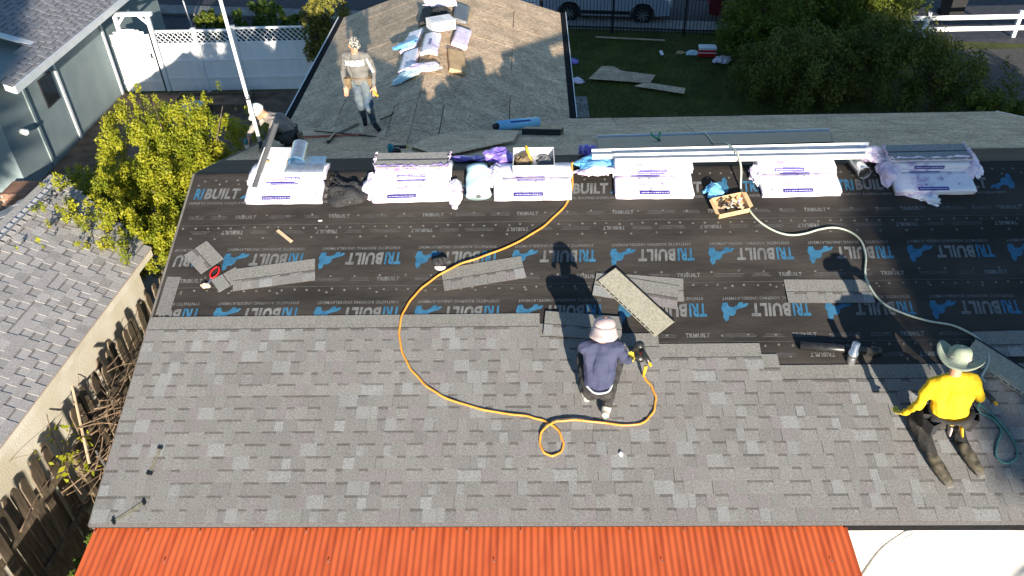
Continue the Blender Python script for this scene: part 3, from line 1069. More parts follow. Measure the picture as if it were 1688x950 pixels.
for (ya, za, zb, wd) in ((10.47, 0, 2.5, .09), (13.38, 0, 2.45, .10), (8.9, 0, 2.5, .09)):
    MB().box((-12.476, ya - wd / 2, za), (-12.44, ya + wd / 2, zb)).build('corner_board', 'trimgrey' if ya > 10 else 'teal_wall', nB, M=BI)
wn = MB().box((-12.476, 9.58, 1.30), (-12.455, 10.22, 2.05)).build('window', 'blackfabric', nB, M=BI)
for (a, b, c, d) in ((9.62, 9.89, 1.34, 2.01), (9.91, 10.18, 1.34, 2.01)):
    MB().box((-12.4545, a, c), (-12.448, b, d)).build('pane', 'glass', wn)
for ya in (9.4, 10.75, 11.1):
    MB().box((-12.478, ya - .03, 2.36), (-12.15, ya + .03, 2.5)).add([(-12.478, ya - .03, 2.1), (-12.478, ya + .03, 2.1), (-12.2, ya + .03, 2.36), (-12.2, ya - .03, 2.36)], [(0, 1, 2, 3)]).build('eave_bracket', 'whitepaint', nB, M=BI)
mb = MB()
mb.tube([(-12.47, 8.2, 1.35), (-12.38, 8.2, 1.35)], .07, 12)
mb.lathe([(.03, 0), (.085, .05), (.085, .12), (.03, .15)], 12, 0, T(-12.36, 8.2, 1.25))
mb.build('wall_lamp', 'trimgrey', nB, True, BI)

bp_ = thing('brick_planter', 'low brick planter at the foot of the blue grey house', 'planter', T(-13.1, 8.1, 0))
bp_.matrix_world = T(-12.1, 7.05, 0)
MB().box((-.52, -.3, 0), (.5, .32, .42)).build('core', 'mortar', bp_)
bm_ = MB().box((-.098, -.012, -.03), (.098, .012, .03)).mesh('brick', 'brick')
for r_ in range(6):
    for i in range(5):
        obj('brick', bm_, bp_, T(-.42 + i * .21 + (.1 if r_ % 2 else 0) - .03, -.305, .035 + r_ * .07))
        obj('brick', bm_, bp_, T(.505, -.22 + i * .21 - (.1 if r_ % 2 else 0) + .02, .035 + r_ * .07) @ RZm(PI / 2)) if i < 3 else None
tm = MB().box((-.098, -.05, -.012), (.098, .05, .012)).mesh('brick', 'brick')
for i in range(5):
    for j in range(6):
        obj('brick', tm, bp_, T(-.42 + i * .21, -.24 + j * .105, .428))

# ================================================================== WHITE FENCE WITH LATTICE, GATE AND ARBOUR
FY = 13.45
wf = thing('lattice_fence', 'white board fence with lattice top across the side yard', 'fence', T(-8.8, FY, 0))
WI = T(8.8, -FY, 0)
pickm = MB().box((-.068, -.011, 0), (.068, .011, 1.42)).mesh('board', 'whitepaint')
bays = [(-11.0, -9.83), (-9.83, -8.66), (-8.66, -6.5)]
for bi, (a, b) in enumerate(bays):
    zt = 1.90 + (.05 if bi == 2 else 0)
    nb = int(round((b - a - .1) / .142))
    for i in range(nb):
        obj('board', pickm, wf, WI @ T(a + .05 + (i + .5) * (b - a - .1) / nb, FY + random.uniform(-.002, .002), .04))
    for z in (.45, .98):
        MB().box((a + .05, FY - .036, z - .03), (b - .05, FY - .013, z + .03)).build('rail', 'whitepaint', wf, M=WI)
    fr_ = MB()
    fr_.box((a + .05, FY - .03, 1.46), (b - .05, FY + .03, 1.52))
    fr_.box((a + .05, FY - .035, zt - .05), (b - .05, FY + .035, zt))
    fr_.build('lattice_frame', 'whitepaint', wf, M=WI)
    lt = MB()
    zh = zt - .05 - 1.52
    for s_, yy in ((1, -.006), (-1, .006)):
        x = a + .05 - zh
        while x < b:
            p0, p1 = (x, 1.52), (x + zh, zt - .05)
            if s_ < 0:
                p0, p1 = (x, zt - .05), (x + zh, 1.52)
            # clip to bay
            def cl(p, q):
                xa, xb = a + .05, b - .05
                (x0_, z0_), (x1_, z1_) = p, q
                if x1_ <= xa or x0_ >= xb:
                    return None
                if x0_ < xa:
                    z0_ += (z1_ - z0_) * (xa - x0_) / (x1_ - x0_)
                    x0_ = xa
                if x1_ > xb:
                    z1_ = z0_ + (z1_ - z0_) * (xb - x0_) / (x1_ - x0_)
                    x1_ = xb
                return (x0_, z0_), (x1_, z1_)
            r_ = cl(p0, p1)
            if r_ and abs(r_[1][0] - r_[0][0]) > .03:
                lt.bar((r_[0][0], FY + yy, r_[0][1]), (r_[1][0], FY + yy, r_[1][1]), .010, .046, up=(0, 1, 0))
            x += .15
    tag(lt.build('lattice', 'whitepaint', wf, M=WI), kind='stuff')
for x, z in ((-9.83, 1.92), (-8.66, 1.97), (-6.5, 1.97)):
    MB().box((x - .05, FY - .05, 0), (x + .05, FY + .05, z)).box((x - .062, FY - .062, z), (x + .062, FY + .062, z + .025)).build('post', 'whitepaint', wf, M=WI)
gt = thing('arched_gate', 'white arched board gate next to the blue grey wall', 'gate', T(-11.75, FY, 0))
GI = T(11.75, -FY, 0)
for i in range(9):
    x = -12.32 + (i + .5) * .128
    u = (x + 11.745) / .6
    z = 1.62 + .34 * math.sqrt(max(0, 1 - u * u))
    MB().box((x - .061, FY - .012, .05), (x + .061, FY + .012, z)).build('board', 'whitepaint', gt, M=GI)
mb = MB()
mb.box((-12.32, FY - .04, .3), (-11.17, FY - .014, .38))
mb.box((-12.32, FY - .04, 1.45), (-11.17, FY - .014, 1.53))
mb.bar((-12.25, FY - .027, .38), (-11.25, FY - .027, 1.45), .024, .07, up=(0, 1, 0))
mb.build('brace', 'whitepaint', gt, M=GI)
MB().box((-11.26, FY - .075, 1.1), (-11.22, FY - .04, 1.24)).build('latch', 'iron', gt, M=GI)
ar = thing('garden_arbour', 'white post and beam arbour over the arched gate', 'arbour', T(-11.6, FY + .1, 0))
ArI = T(11.6, -FY - .1, 0)
for x in (-12.05, -11.10):
    MB().box((x - .05, FY + .07, 0), (x + .05, FY + .17, 2.3)).build('post', 'whitepaint', ar, M=ArI)
MB().box((-12.3, FY + .06, 2.30), (-10.95, FY + .18, 2.40)).build('beam', 'whitepaint', ar, M=ArI)
for s_, x in ((1, -12.05), (-1, -11.10)):
    MB().bar((x + s_ * .03, FY + .12, 2.05), (x + s_ * .27, FY + .12, 2.31), .07, .05, up=(0, 1, 0)).build('corner_brace', 'whitepaint', ar, M=ArI)

# ================================================================== BOARD FENCE BETWEEN THE HOUSES
bf = thing('board_fence', 'weathered dog eared board fence between the two roofs', 'fence', T(-5.75, -1, 0))
FI = T(5.75, 1, 0)
dog = [(-.068, 0), (.068, 0), (.068, 2.37), (.035, 2.44), (-.035, 2.44), (-.068, 2.37)]
dm = MB().prism(dog, -.009, .009, 0, RXm(PI / 2)).mesh('picket', 'wood')
y = -5.4
i = 0
while y < 2.2:
    if not (-2.7 < y < -2.3):
        obj('picket', dm, bf, FI @ T(-5.97 + .03 * math.sin(y * 1.3) + .055 * (y - 1), y, random.uniform(-.03, .03)) @ RZm(PI / 2 + random.uniform(-.03, .03)) @ RYm(random.uniform(-.02, .02)) @ RXm(random.uniform(-.03, .03)))
    y += .146
    i += 1
for z in (.35, 1.15, 1.95):
    MB().bar((-6.27, -5.4, z), (-5.85, 2.2, z), .045, .09).build('rail', 'wood', bf, M=FI)
for yy in (-5, -2.6, -.2, 2.1):
    MB().box((-5.83 + .055 * (yy - 2), yy - .045, 0), (-5.74 + .055 * (yy - 2), yy + .045, 2.1)).build('post', 'wood', bf, M=FI)

rb = thing('raised_bed', 'low timber frame on the ground in front of the lattice fence', 'frame', T(-9.4, 12.5, 0))
for (a, b) in (((-1.1, -.45, 0), (1.1, -.40, .2)), ((-1.1, .40, 0), (1.1, .45, .2)), ((-1.1, -.39, 0), (-1.05, .39, .2)), ((1.05, -.39, 0), (1.1, .39, .2))):
    MB().box(a, b).build('plank', 'wood', rb)
MB().box((-1.04, -.39, 0), (1.04, .39, .12)).build('soil', 'pavers', rb)
tu = thing('plastic_tub', 'pale blue plastic tub standing beside the timber frame', 'tub', T(-9.6, 11.55, 0))
MB().lathe([(.24, 0), (.30, .38), (.33, .40), (.33, .43), (.285, .43), (.23, .04)], 22).build('tub', 'paleblue', tu, True)
for sgn in (-1, 1):
    MB().tube(spline([(sgn * .31, -.08, .36), (sgn * .37, 0, .34), (sgn * .31, .08, .36)], 4), .014, 6).build('handle', 'trimgrey', tu, True)
# debris in the gap: long stick, brush pile
dp = thing('brush_pile', 'heap of dry cut branches piled against the board fence', 'branches', T(-5.35, -2.2, 0))
for i in range(115):
    a = random.uniform(-.9, .9) + PI * .45
    c = Vector((random.gauss(-.42, .25), random.gauss(.15, .62), random.uniform(1.3, 2.4)))
    l = random.uniform(.25, .8)
    d = Vector((math.cos(a), math.sin(a) * .8, random.uniform(-.4, .5))).normalized()
    p = c - d * l / 2
    q = c + d * l / 2
    r0 = random.uniform(.004, .011)
    MBt = MB().tube(spline([p, c + Vector((random.gauss(0, .05), random.gauss(0, .05), random.gauss(0, .04))), q], 3), [r0, r0, r0 * .9, r0 * .8, r0 * .7, r0 * .6, r0 * .5], 5)
    if i == 0:
        allb = MBt
    else:
        allb.add(MBt.v, MBt.f)
tag(allb.build('branches', 'twig', dp, True), kind='stuff')
obj('leaves', leaf_mesh('leaves', [((-.8, -.35, 2.2), (.35, .4, .2)), ((-.6, -.6, 2.0), (.3, .3, .2))], 60, .06, 'leaf_yel'), dp)
mb = MB()
mb.tube([(-5.75, -2.75, 2.05), (-6.2, -1.85, 2.55)], .020, 8)
tag(mb.build('wooden_pole', 'lumber'), 'long weathered wooden pole leaning on the cream wall above the brush', 'pole')
mb = MB()
mb.tube([(-4.85, -3.55, 2.2), (-5.75, -2.55, 2.05)], .016, 8)
tag(mb.build('wooden_pole', 'galv'), 'thin metal pole lying across the brush toward the eave', 'pole')

# ================================================================== PLANTS
tree('leafy_shrub', 'large yellow green leafy shrub leaning over the neighbour roof at left', 'shrub', (-6.55, 3.1, 0),
     [((0, 0, 2.6), (1.35, 1.0, 1.2)), ((-1.0, -.2, 2.75), (.8, .7, .7)), ((.75, -.35, 2.5), (.8, .7, 1.0)), ((-.15, -1.0, 2.75), (1.0, .5, .45)), ((.3, .3, 3.75), (.8, .6, .6)), ((1.25, .1, 3.35), (.6, .5, .65)), ((-.55, .25, 3.65), (.7, .5, .6)), ((1.3, -.3, 2.5), (.5, .5, .8)), ((.45, -1.1, 2.3), (.6, .45, .6)), ((-.9, -1.35, 3.0), (.5, .28, .18)), ((.9, .5, 3.95), (.4, .3, .5)), ((1.65, .5, 3.6), (.35, .3, .45)), ((-.1, .3, 4.15), (.35, .3, .4)), ((.45, -1.7, 2.55), (.6, .45, .6)), ((-.35, -1.8, 3.2), (.7, .4, .35)), ((.30, -1.95, 2.95), (.5, .35, .3)), ((-.85, -1.3, 3.5), (.6, .5, .35)), ((.95, -.9, 2.2), (.5, .6, .7)), ((.1, -.5, 3.2), (.9, .5, .5)), ((-1.5, -.3, 3.1), (.4, .35, .3)), ((-.45, -1.95, 3.38), (.7, .5, .25)), ((.15, -2.3, 3.0), (.6, .5, .3)), ((-1.0, -2.2, 3.55), (.5, .35, .12)), ((.55, -2.0, 2.6), (.4, .5, .5)), ((-.2, -2.7, 3.22), (.5, .25, .10)), ((-.9, -2.9, 3.45), (.45, .15, .07))],
     135000, .029, 'leaf_yel', .07, clump=9, limbs=26)
tree('conifer_shrub', 'rounded golden green conifer at the far corner of the sheathed wing', 'shrub', (-6.0, 13.6, 0),
     [((0, 0, 1.5), (.75, .75, 1.5)), ((.35, -.2, 2.1), (.55, .5, .9)), ((-.35, -.1, 1.5), (.45, .5, 1.2))], 9000, .06, 'leaf_conifer', .06, clump=6)
tree('green_shrub', 'bright green shrub beyond the lattice fence', 'shrub', (-9.6, 18.6, 0), [((0, 0, .6), (.8, .6, .55)), ((.6, -.2, .5), (.5, .4, .4))], 3000, .08, 'leaf_ivy', .03, 'shrubs beyond the lattice fence', 5)
tree('green_shrub', 'small green shrub beyond the lattice fence near the conifer', 'shrub', (-8.0, 17.6, 0), [((0, 0, .5), (.55, .5, .45))], 1600, .08, 'leaf_dark', .03, 'shrubs beyond the lattice fence', 5)
tree('green_shrub', 'dark shrub behind the garden arbour', 'shrub', (-10.9, 17.6, 0), [((0, 0, .5), (.6, .5, .5))], 1600, .08, 'leaf_dark', .03, 'shrubs beyond the lattice fence', 5)
tree('ground_creeper', 'fresh green creeper by the board fence below the orange cover', 'plant', (-5.45, -4.0, 0), [((0, 0, 1.3), (.25, .5, .6)), ((-.05, .5, 1.0), (.22, .4, .4)), ((.1, -.6, 1.3), (.3, .5, .5))], 3200, .06, 'leaf_ivy', .02, None, 5)
grp = 'trees along the back lawn'
tree('garden_tree', 'tall dark green tree with sunlit right edge next to the white rail fence', 'tree', (9.6, 15.2, 0),
     [((0, 0, 1.9), (1.6, 1.4, 1.4)), ((1.2, -.2, 1.6), (1.0, 1.0, 1.1)), ((-1.2, .3, 1.6), (1.2, 1.1, 1.2)), ((.3, -.9, 1.4), (1.2, .9, 1.0)), ((1.5, .5, 2.3), (.6, .6, .6))], 26000, .058, 'leaf_dark', .1, grp, 8, 12)
tree('garden_tree', 'dark green tree beside the iron fence', 'tree', (6.7, 15.0, 0),
     [((0, 0, 1.4), (1.1, 1.1, 1.2)), ((.7, -.7, 1.1), (1.0, .9, 1.0)), ((-.5, -.8, .9), (.6, .7, .6))], 16000, .055, 'leaf_dark', .08, grp, 8, 10)
tree('garden_shrub', 'dim olive shrub in front of the dark trees, above the middle of the back eave', 'shrub', (7.4, 11.9, 0),
     [((0, 0, 1.0), (1.5, 1.2, 1.0)), ((1.3, .3, 1.0), (1.2, 1.0, .9)), ((-1.0, .4, .8), (.9, .9, .7))], 19000, .052, 'leaf_olive', .06, grp, 8, 10)
tree('garden_shrub', 'broad olive green shrub left of the gravel yard', 'shrub', (10.3, 11.4, 0),
     [((0, 0, 1.1), (1.4, 1.1, 1.1)), ((1.3, -.5, .8), (1.1, 1.0, .9)), ((-.6, 1.0, 1.4), (1.1, .9, .9))], 19000, .052, 'leaf_olive', .06, grp, 8, 10)
tree('garden_shrub', 'low green shrub at the right corner of the back eave', 'shrub', (12.0, 9.5, 0),
     [((0, 0, .7), (.9, .8, .7)), ((-.8, .3, .6), (.7, .6, .6))], 9000, .052, 'leaf_dark', .05, grp, 8, 8)
tree('garden_shrub', 'sunlit yellow green shrub at the right edge of the gravel yard', 'shrub', (14.0, 11.1, 0),
     [((0, 0, .95), (.55, .6, .75)), ((.6, -.8, .7), (.8, .8, .7))], 7000, .052, 'leaf_ivy', .05, grp, 8, 8)

# trees outside the view whose shade falls on the scene
og = 'trees standing behind the viewpoint'
tree('shade_tree', 'tall broad tree on the far right behind the viewpoint, shading the right of the roof', 'tree', (12.75, -27, 0),
     [((0, 0, 9.0), (2.9, 2.6, 3.4)), ((2.6, .5, 9.2), (2.6, 2.4, 3.6)), ((-.9, 0, 6.6), (1.9, 1.7, 1.5)), ((3.0, 0, 6.3), (2.6, 2.2, 2.0)), ((6.5, 0, 6.9), (3, 2.5, 3.2)), ((-.8, .3, 8.6), (1.9, 1.7, 2.2))], 36000, .30, 'leaf_dark', .3, og, 6, 14)
tree('shade_tree', 'tall tree on the left behind the viewpoint, shading the blue grey house', 'tree', (-7.7, -22, 0),
     [((0, 0, 8.9), (1.6, 1.5, 2.2)), ((-.3, .3, 7.2), (1.5, 1.4, 1.3)), ((-1.6, .4, 9.3), (1.9, 1.6, 1.9)), ((-2.0, .4, 7.2), (1.8, 1.6, 1.6)), ((-4.0, .4, 8.8), (2.0, 1.6, 2.4))], 16000, .26, 'leaf_dark', .25, og, 6, 12)
tree('shade_shrub', 'leafy shrub in the gap beside the neighbour house, below the picture edge', 'shrub', (-5.35, -7.6, 0),
     [((0, 0, 2.0), (.35, .8, .75)), ((-.1, .9, 2.1), (.3, .6, .5)), ((0, -.9, 1.8), (.4, .6, .7))], 3500, .08, 'leaf_ivy', .05, None, 6, 8)

# ================================================================== IRON FENCE, RAIL FENCE, BIN, VEHICLES, LAWN DEBRIS
irf = thing('iron_fence', 'black iron picket fence between the lawn and the road', 'fence', T(4, 17.45, 0) @ RZm(ST))
pk = MB().box((-.009, -.009, 0), (.009, .009, 1.35)).mesh('picket', 'iron')
x = -8.5
while x < 4.6:
    obj('picket', pk, irf, T(x, 0, .03))
    x += .115
for z in (.18, 1.2):
    MB().box((-8.5, -.016, z), (4.6, .016, z + .04)).build('rail', 'iron', irf)
for x in (-8.5, -6.1, -3.7, -1.3, 1.1, 3.5):
    MB().box((x - .03, -.03, 0), (x + .03, .03, 1.45)).build('post', 'iron', irf)
rf = thing('rail_fence', 'white two rail timber fence at the upper right', 'fence', T(14.2, 16.6, 0))
for x in (-4.4, -1.45, 1.45, 4.4):
    MB().box((x - .055, -.055, 0), (x + .055, .055, .86)).build('post', 'whitepaint', rf)
for z in (.33, .70):
    MB().box((-4.6, -.085, z - .07), (4.6, -.057, z + .07)).build('rail', 'whitepaint', rf)
tb = thing('wheeled_bin', 'dark wheeled refuse bin with grey lid behind the white rail fence', 'bin', T(14.45, 18.6, 0) @ RZm(.15))
MB().add([(-.25, -.28, .06), (.25, -.28, .06), (.25, .28, .06), (-.25, .28, .06), (-.31, -.36, .95), (.31, -.36, .95), (.31, .36, .95), (-.31, .36, .95)],
         [(3, 2, 1, 0), (0, 1, 5, 4), (1, 2, 6, 5), (2, 3, 7, 6), (3, 0, 4, 7), (4, 5, 6, 7)]).build('body', 'blackplastic', tb, bevel=.02)
MB().box((-.33, -.40, .955), (.33, .36, 1.0)).box((-.28, -.33, 1.0), (.28, .30, 1.03)).build('lid', 'grey_metal', tb, bevel=.015)
for s_ in (-1, 1):
    MB().tube([(s_ * .2, .32, .1), (s_ * .28, .32, .1)], .1, 14).build('wheel', 'tyre', tb)
MB().tube([(-.26, .42, .93), (.26, .42, .93)], .018, 8).build('handle', 'blackplastic', tb)


def car(label, M, paint, suv=True):
    t = thing('parked_car', label, 'car', M, 'cars on the road behind the lawn')
    hw = .90
    prof = [(-2.2, .38), (-2.24, .75), (-2.18, 1.0), (-2.05, 1.05), (-1.0, 1.06), (.85, 1.05), (1.75, .98), (2.12, .86), (2.24, .62), (2.2, .34), (1.72, .30), (1.68, .52), (1.5, .70), (1.28, .74), (1.06, .70), (.88, .52), (.84, .28), (-.84, .28), (-.88, .52), (-1.06, .70), (-1.28, .74), (-1.5, .70), (-1.68, .52), (-1.72, .30)]
    mb = MB()
    n_ = len(prof)
    rows = []
    for yy, ins in ((-hw, .0), (-hw + .04, 0), (hw - .04, 0), (hw, 0)):
        rows.append([(x * (1 - (.012 if abs(yy) == hw else 0)), yy, z - (.03 if abs(yy) == hw and z > .8 else 0)) for x, z in prof])
    vs = [q for r_ in rows for q in r_]
    fs = [(j * n_ + i, (j + 1) * n_ + i, (j + 1) * n_ + (i + 1) % n_, j * n_ + (i + 1) % n_) for j in range(3) for i in range(n_)]
    fs += [tuple(range(n_)), tuple(3 * n_ + i for i in range(n_ - 1, -1, -1))]
    mb.add(vs, fs)
    mb.build('body', paint, t)
    gp = [(-2.1, 1.03), (-1.85, 1.55), (-1.6, 1.66), (.1, 1.66), (.35, 1.58), (1.0, 1.04)]
    mb = MB()
    for yy, s_ in ((-.86, -1), (.86, 1)):
        mb.add([(x, yy - s_ * (z - 1.03) * .22, z) for x, z in gp], [tuple(range(6)) if s_ < 0 else tuple(range(5, -1, -1))])
    mb.f += [(i, 6 + i, 6 + (i + 1) % 6, (i + 1) % 6) for i in range(6)]
    mb.m += [0] * 6
    mb.c += [None] * 6
    cab = mb.build('cabin', paint, t)
    for s_ in (-1, 1):
        for (xa, xb, xc, xd) in ((-1.75, -.75, -.75, -1.62), (-.66, .15, .1, -.66), (.22, .82, .36, .16)):
            za, zb = 1.09, 1.55
            ya = s_ * (.865 - (za - 1.03) * .22)
            yb = s_ * (.865 - (zb - 1.03) * .22)
            MB().add([(xa, ya, za), (xb, ya, za), (xc, yb, zb), (xd, yb, zb)], [(0, 1, 2, 3) if s_ < 0 else (3, 2, 1, 0)]).build('window', 'glass', cab)
    MB().add([(.98, -.78, 1.09), (.98, .78, 1.09), (.40, .66, 1.57), (.40, -.66, 1.57)], [(0, 1, 2, 3)]).build('windscreen', 'glass', cab)
    MB().add([(-2.1, -.76, 1.1), (-2.1, .76, 1.1), (-1.9, .66, 1.53), (-1.9, -.66, 1.53)], [(3, 2, 1, 0)]).build('rear_window', 'glass', cab)
    for x in (-1.28, 1.28):
        for s_ in (-1, 1):
            wh = thing('wheel', None, None)
            wh.parent = t
            wh.matrix_local = T(x, s_ * .80, .335) @ RXm(PI / 2)
            MB().lathe([(.2, -.1), (.31, -.11), (.335, -.07), (.335, .07), (.31, .11), (.2, .1)], 26).build('tyre', 'tyre', wh, True)
            rim = MB()
            rim.lathe([(.05, -.06), (.22, -.02), (.22, .02), (.05, .06)], 20)
            for q in range(10):
                a = 2 * PI * q / 10
                rim.bar((.04 * math.cos(a), .04 * math.sin(a), s_ * -.105), (.21 * math.cos(a), .21 * math.sin(a), s_ * -.112), .035, .03, 1)
            rim.lathe([(.06, -.118), (.06, .118)], 12, 1)
            rim.build('rim', ['tyre', 'galv'], wh)
    for s_ in (-1, 1):
        MB().box((1.92, s_ * .70 - .17, .70), (2.19, s_ * .70 + .17, .86)).build('headlight', 'lamp_glass', t, bevel=.03)
        MB().box((-2.25, s_ * .72 - .13, .72), (-2.10, s_ * .72 + .13, .98)).build('tail_light', 'red', t, bevel=.03)
        MB().box((.62, s_ * .90 - .02, 1.02), (.80, s_ * 1.06 + .02, 1.16)).build('mirror', paint, t, bevel=.03)
        for x in (-.95, .1):
            MB().box((x - .1, s_ * .912 - .012, .86), (x + .1, s_ * .912 + .012, .89)).build('handle', 'galv', t)
        MB().box((-.85, s_ * .905 - .012, .34), (.85, s_ * .905 + .012, .46)).build('sill_trim', 'blackplastic', t)
    MB().box((2.16, -.55, .45), (2.25, .55, .62)).build('grille', 'blackplastic', t)
    return t


car('silver sport utility car parked behind the iron fence', T(2.68, 19.45, .006) @ RZm(ST), 'car_silver')
car('dark red car parked ahead of the silver one, mostly behind foliage', T(8.35, 18.75, .006) @ RZm(ST), 'car_red')

ply = [(1.68, 13.66), (2.15, 14.61), (2.52, 14.55), (2.73, 14.21), (3.71, 13.84), (3.49, 13.27)]
cx_ = sum(a for a, b in ply) / 6
cy_ = sum(b for a, b in ply) / 6
tag(MB().prism([(a - cx_, b - cy_) for a, b in ply][::-1], .085, .097).build('osb_offcut', 'osb', None, M=T(cx_, cy_, 0)), 'large pale sheathing offcut lying on the lawn', 'offcut')
ply2 = [(3.0, 13.10), (3.35, 13.36), (4.47, 12.88), (4.37, 12.51)]
tag(MB().prism([(a - 3.7, b - 13) for a, b in ply2][::-1], .072, .083).build('osb_offcut', 'osb', None, M=T(3.7, 13, 0)), 'narrow sheathing strip on the lawn touching the larger offcut', 'offcut')
tag(MB().bar((2.12, 17.15, .07), (4.38, 16.72, .07), .06, .03).build('board', 'lumber'), 'long thin pale board lying on the lawn along the iron fence', 'board')
tag(MB().box((-.05, -.12, .0), (.05, .12, .02)).build('paper_scrap', 'carton', None, M=T(4.12, 15.6, .08) @ RZm(.1) @ RXm(.2)), 'small white card scrap alone on the lawn', 'scrap')
ck = thing('cool_box', 'red and white cool box with litter on the lawn', 'cool box', T(5.55, 15.5, 0) @ RZm(-.1))
MB().box((-.27, -.16, .02), (.27, .16, .24)).build('body', 'red', ck, bevel=.02)
MB().box((-.28, -.17, .242), (.28, .17, .32)).build('lid', 'whitepaint', ck, bevel=.02)
MB().bar((-.27, -.175, .16), (.27, -.175, .16), .02, .02).build('handle', 'whitepaint', ck)


def crumple(name, label, cat, M, r, mat, seed, flat=.4, sub=3, group=None, rough_=.55, jit=.16):
    rs = random.Random(seed)
    bm = bmesh.new()
    bmesh.ops.create_icosphere(bm, subdivisions=sub, radius=1)
    ph = [(Vector((rs.gauss(0, 1), rs.gauss(0, 1), rs.gauss(0, 1))), rs.uniform(0, 6)) for _ in range(9)]
    for v_ in bm.verts:
        p = v_.co.copy()
        s_ = sum(math.sin(a.dot(p) * 2.6 + b) for a, b in ph) / 9
        v_.co = p * (1 + rough_ * s_ + rs.uniform(-jit, jit))
        v_.co = Vector((v_.co.x * r[0], v_.co.y * r[1], max(v_.co.z, -.25) * r[2] + .25 * r[2]))
    m_ = bpy.data.meshes.new(name)
    bm.to_mesh(m_)
    bm.free()
    m_.materials.append(MT[mat])
    return tag(obj(name, m_, None, M), label, cat, group)


crumple('plastic_litter', 'crumpled white plastic litter left of the cool box', 'litter', T(5.12, 15.62, .02), (.2, .14, .10), 'paleblue', 3)
crumple('plastic_litter', 'crumpled white plastic litter in front of the cool box', 'litter', T(5.95, 14.95, .02), (.28, .22, .13), 'wrap', 4)
crumple('plastic_litter', 'small brown litter scrap left of the cool box and plastic', 'litter', T(4.75, 15.72, .02), (.14, .08, .06), 'cardboard', 5)
crumple('plastic_litter', 'purple wrapper scrap on the lawn by the wing eave, farther from the house', 'litter', T(1.25, 15.1, .02), (.2, .16, .1), 'purple', 6)
crumple('plastic_litter', 'pale wrapper scrap on the lawn by the wing eave, nearer the path', 'litter', T(1.3, 13.6, .02), (.22, .14, .1), 'pinkwrap', 8)
pc2 = thing('garden_bench', 'white garden bench just past the far gable of the wing', 'bench', T(-.15, 18.5, 0))
for x in (-.35, .35):
    MB().box((x - .03, -.2, 0), (x + .03, -.15, .44)).box((x - .03, .15, 0), (x + .03, .2, .85)).build('leg', 'whitepaint', pc2)
for i in range(3):
    MB().box((-.42, -.2 + i * .13, .44), (.42, -.09 + i * .13, .465)).build('seat_slat', 'whitepaint', pc2)
for i in range(3):
    MB().box((-.42, .2, .53 + i * .12), (.42, .22, .62 + i * .12)).build('back_slat', 'whitepaint', pc2)

# ================================================================== SHINGLE BUNDLES
def soft_bundle(l=1.0, w_=.335, t=.078, drape=0.0, seed=0, amp=.004):
    rs = random.Random(seed)
    nx, ny, nz = 22, 9, 3
    bm = bmesh.new()
    bmesh.ops.create_cube(bm, size=1)
    bmesh.ops.subdivide_edges(bm, edges=bm.edges[:], cuts=5, use_grid_fill=True)
    bmesh.ops.subdivide_edges(bm, edges=[e for e in bm.edges if abs((e.verts[0].co - e.verts[1].co).x) > .05], cuts=3, use_grid_fill=True)
    ph = [(rs.uniform(5, 30), rs.uniform(5, 40), rs.uniform(0, 6), rs.uniform(-1, 1)) for _ in range(8)]
    for v_ in bm.verts:
        c = v_.co
        x, y, z = c.x * l, c.y * w_, (c.z + .5) * t
        # rounded edges
        ex = max(0, abs(c.x) - .47) / .03
        ey = max(0, abs(c.y) - .40) / .10
        z = t / 2 + (z - t / 2) * (1 - .05 * ex - .05 * ey)
        s_ = sum(k * math.sin(a * x + b * y * 2 + p) for a, b, p, k in ph) / 4
        if abs(c.z) > .45:
            z += amp * s_ * (1 if c.z > 0 else .2)
        if abs(c.x) > .49:
            x += amp * 1.3 * math.sin(13 * y + 4 * z / t + ph[0][2]) * (1 if c.x > 0 else -1)
        if abs(c.y) > .49:
            y += amp * .7 * math.sin(17 * x + 3 * z / t + ph[1][2])
        z -= drape * max(0, abs(y) - .02) * TN
        v_.co = (x, y, z)
    bmesh.ops.recalc_face_normals(bm, faces=bm.faces[:])
    m_ = bpy.data.meshes.new('wrapper')
    bm.to_mesh(m_)
    bm.free()
    m_.materials.append(MT['wrap'])
    m_.polygons.foreach_set('use_smooth', [True] * len(m_.polygons))
    return m_


def dash_label(M, wd, ht, seed):
    """purple block with white broken strokes like small print"""
    rs = random.Random(seed)
    mb = MB()
    mb.add([(0, 0, 0), (wd, 0, 0), (wd, ht, 0), (0, ht, 0)], [(0, 1, 2, 3)], 0, M)
    x = wd * .05
    while x < wd * .95:
        s_ = rs.uniform(.008, .02)
        a, b = ht * rs.uniform(.36, .42), ht * rs.uniform(.55, .64)
        mb.add([(x, a, .001), (min(x + s_, wd * .97), a, .001), (min(x + s_, wd * .97), b, .001), (x, b, .001)], [(0, 1, 2, 3)], 1, M)
        x += s_ + rs.uniform(.004, .012)
    return mb


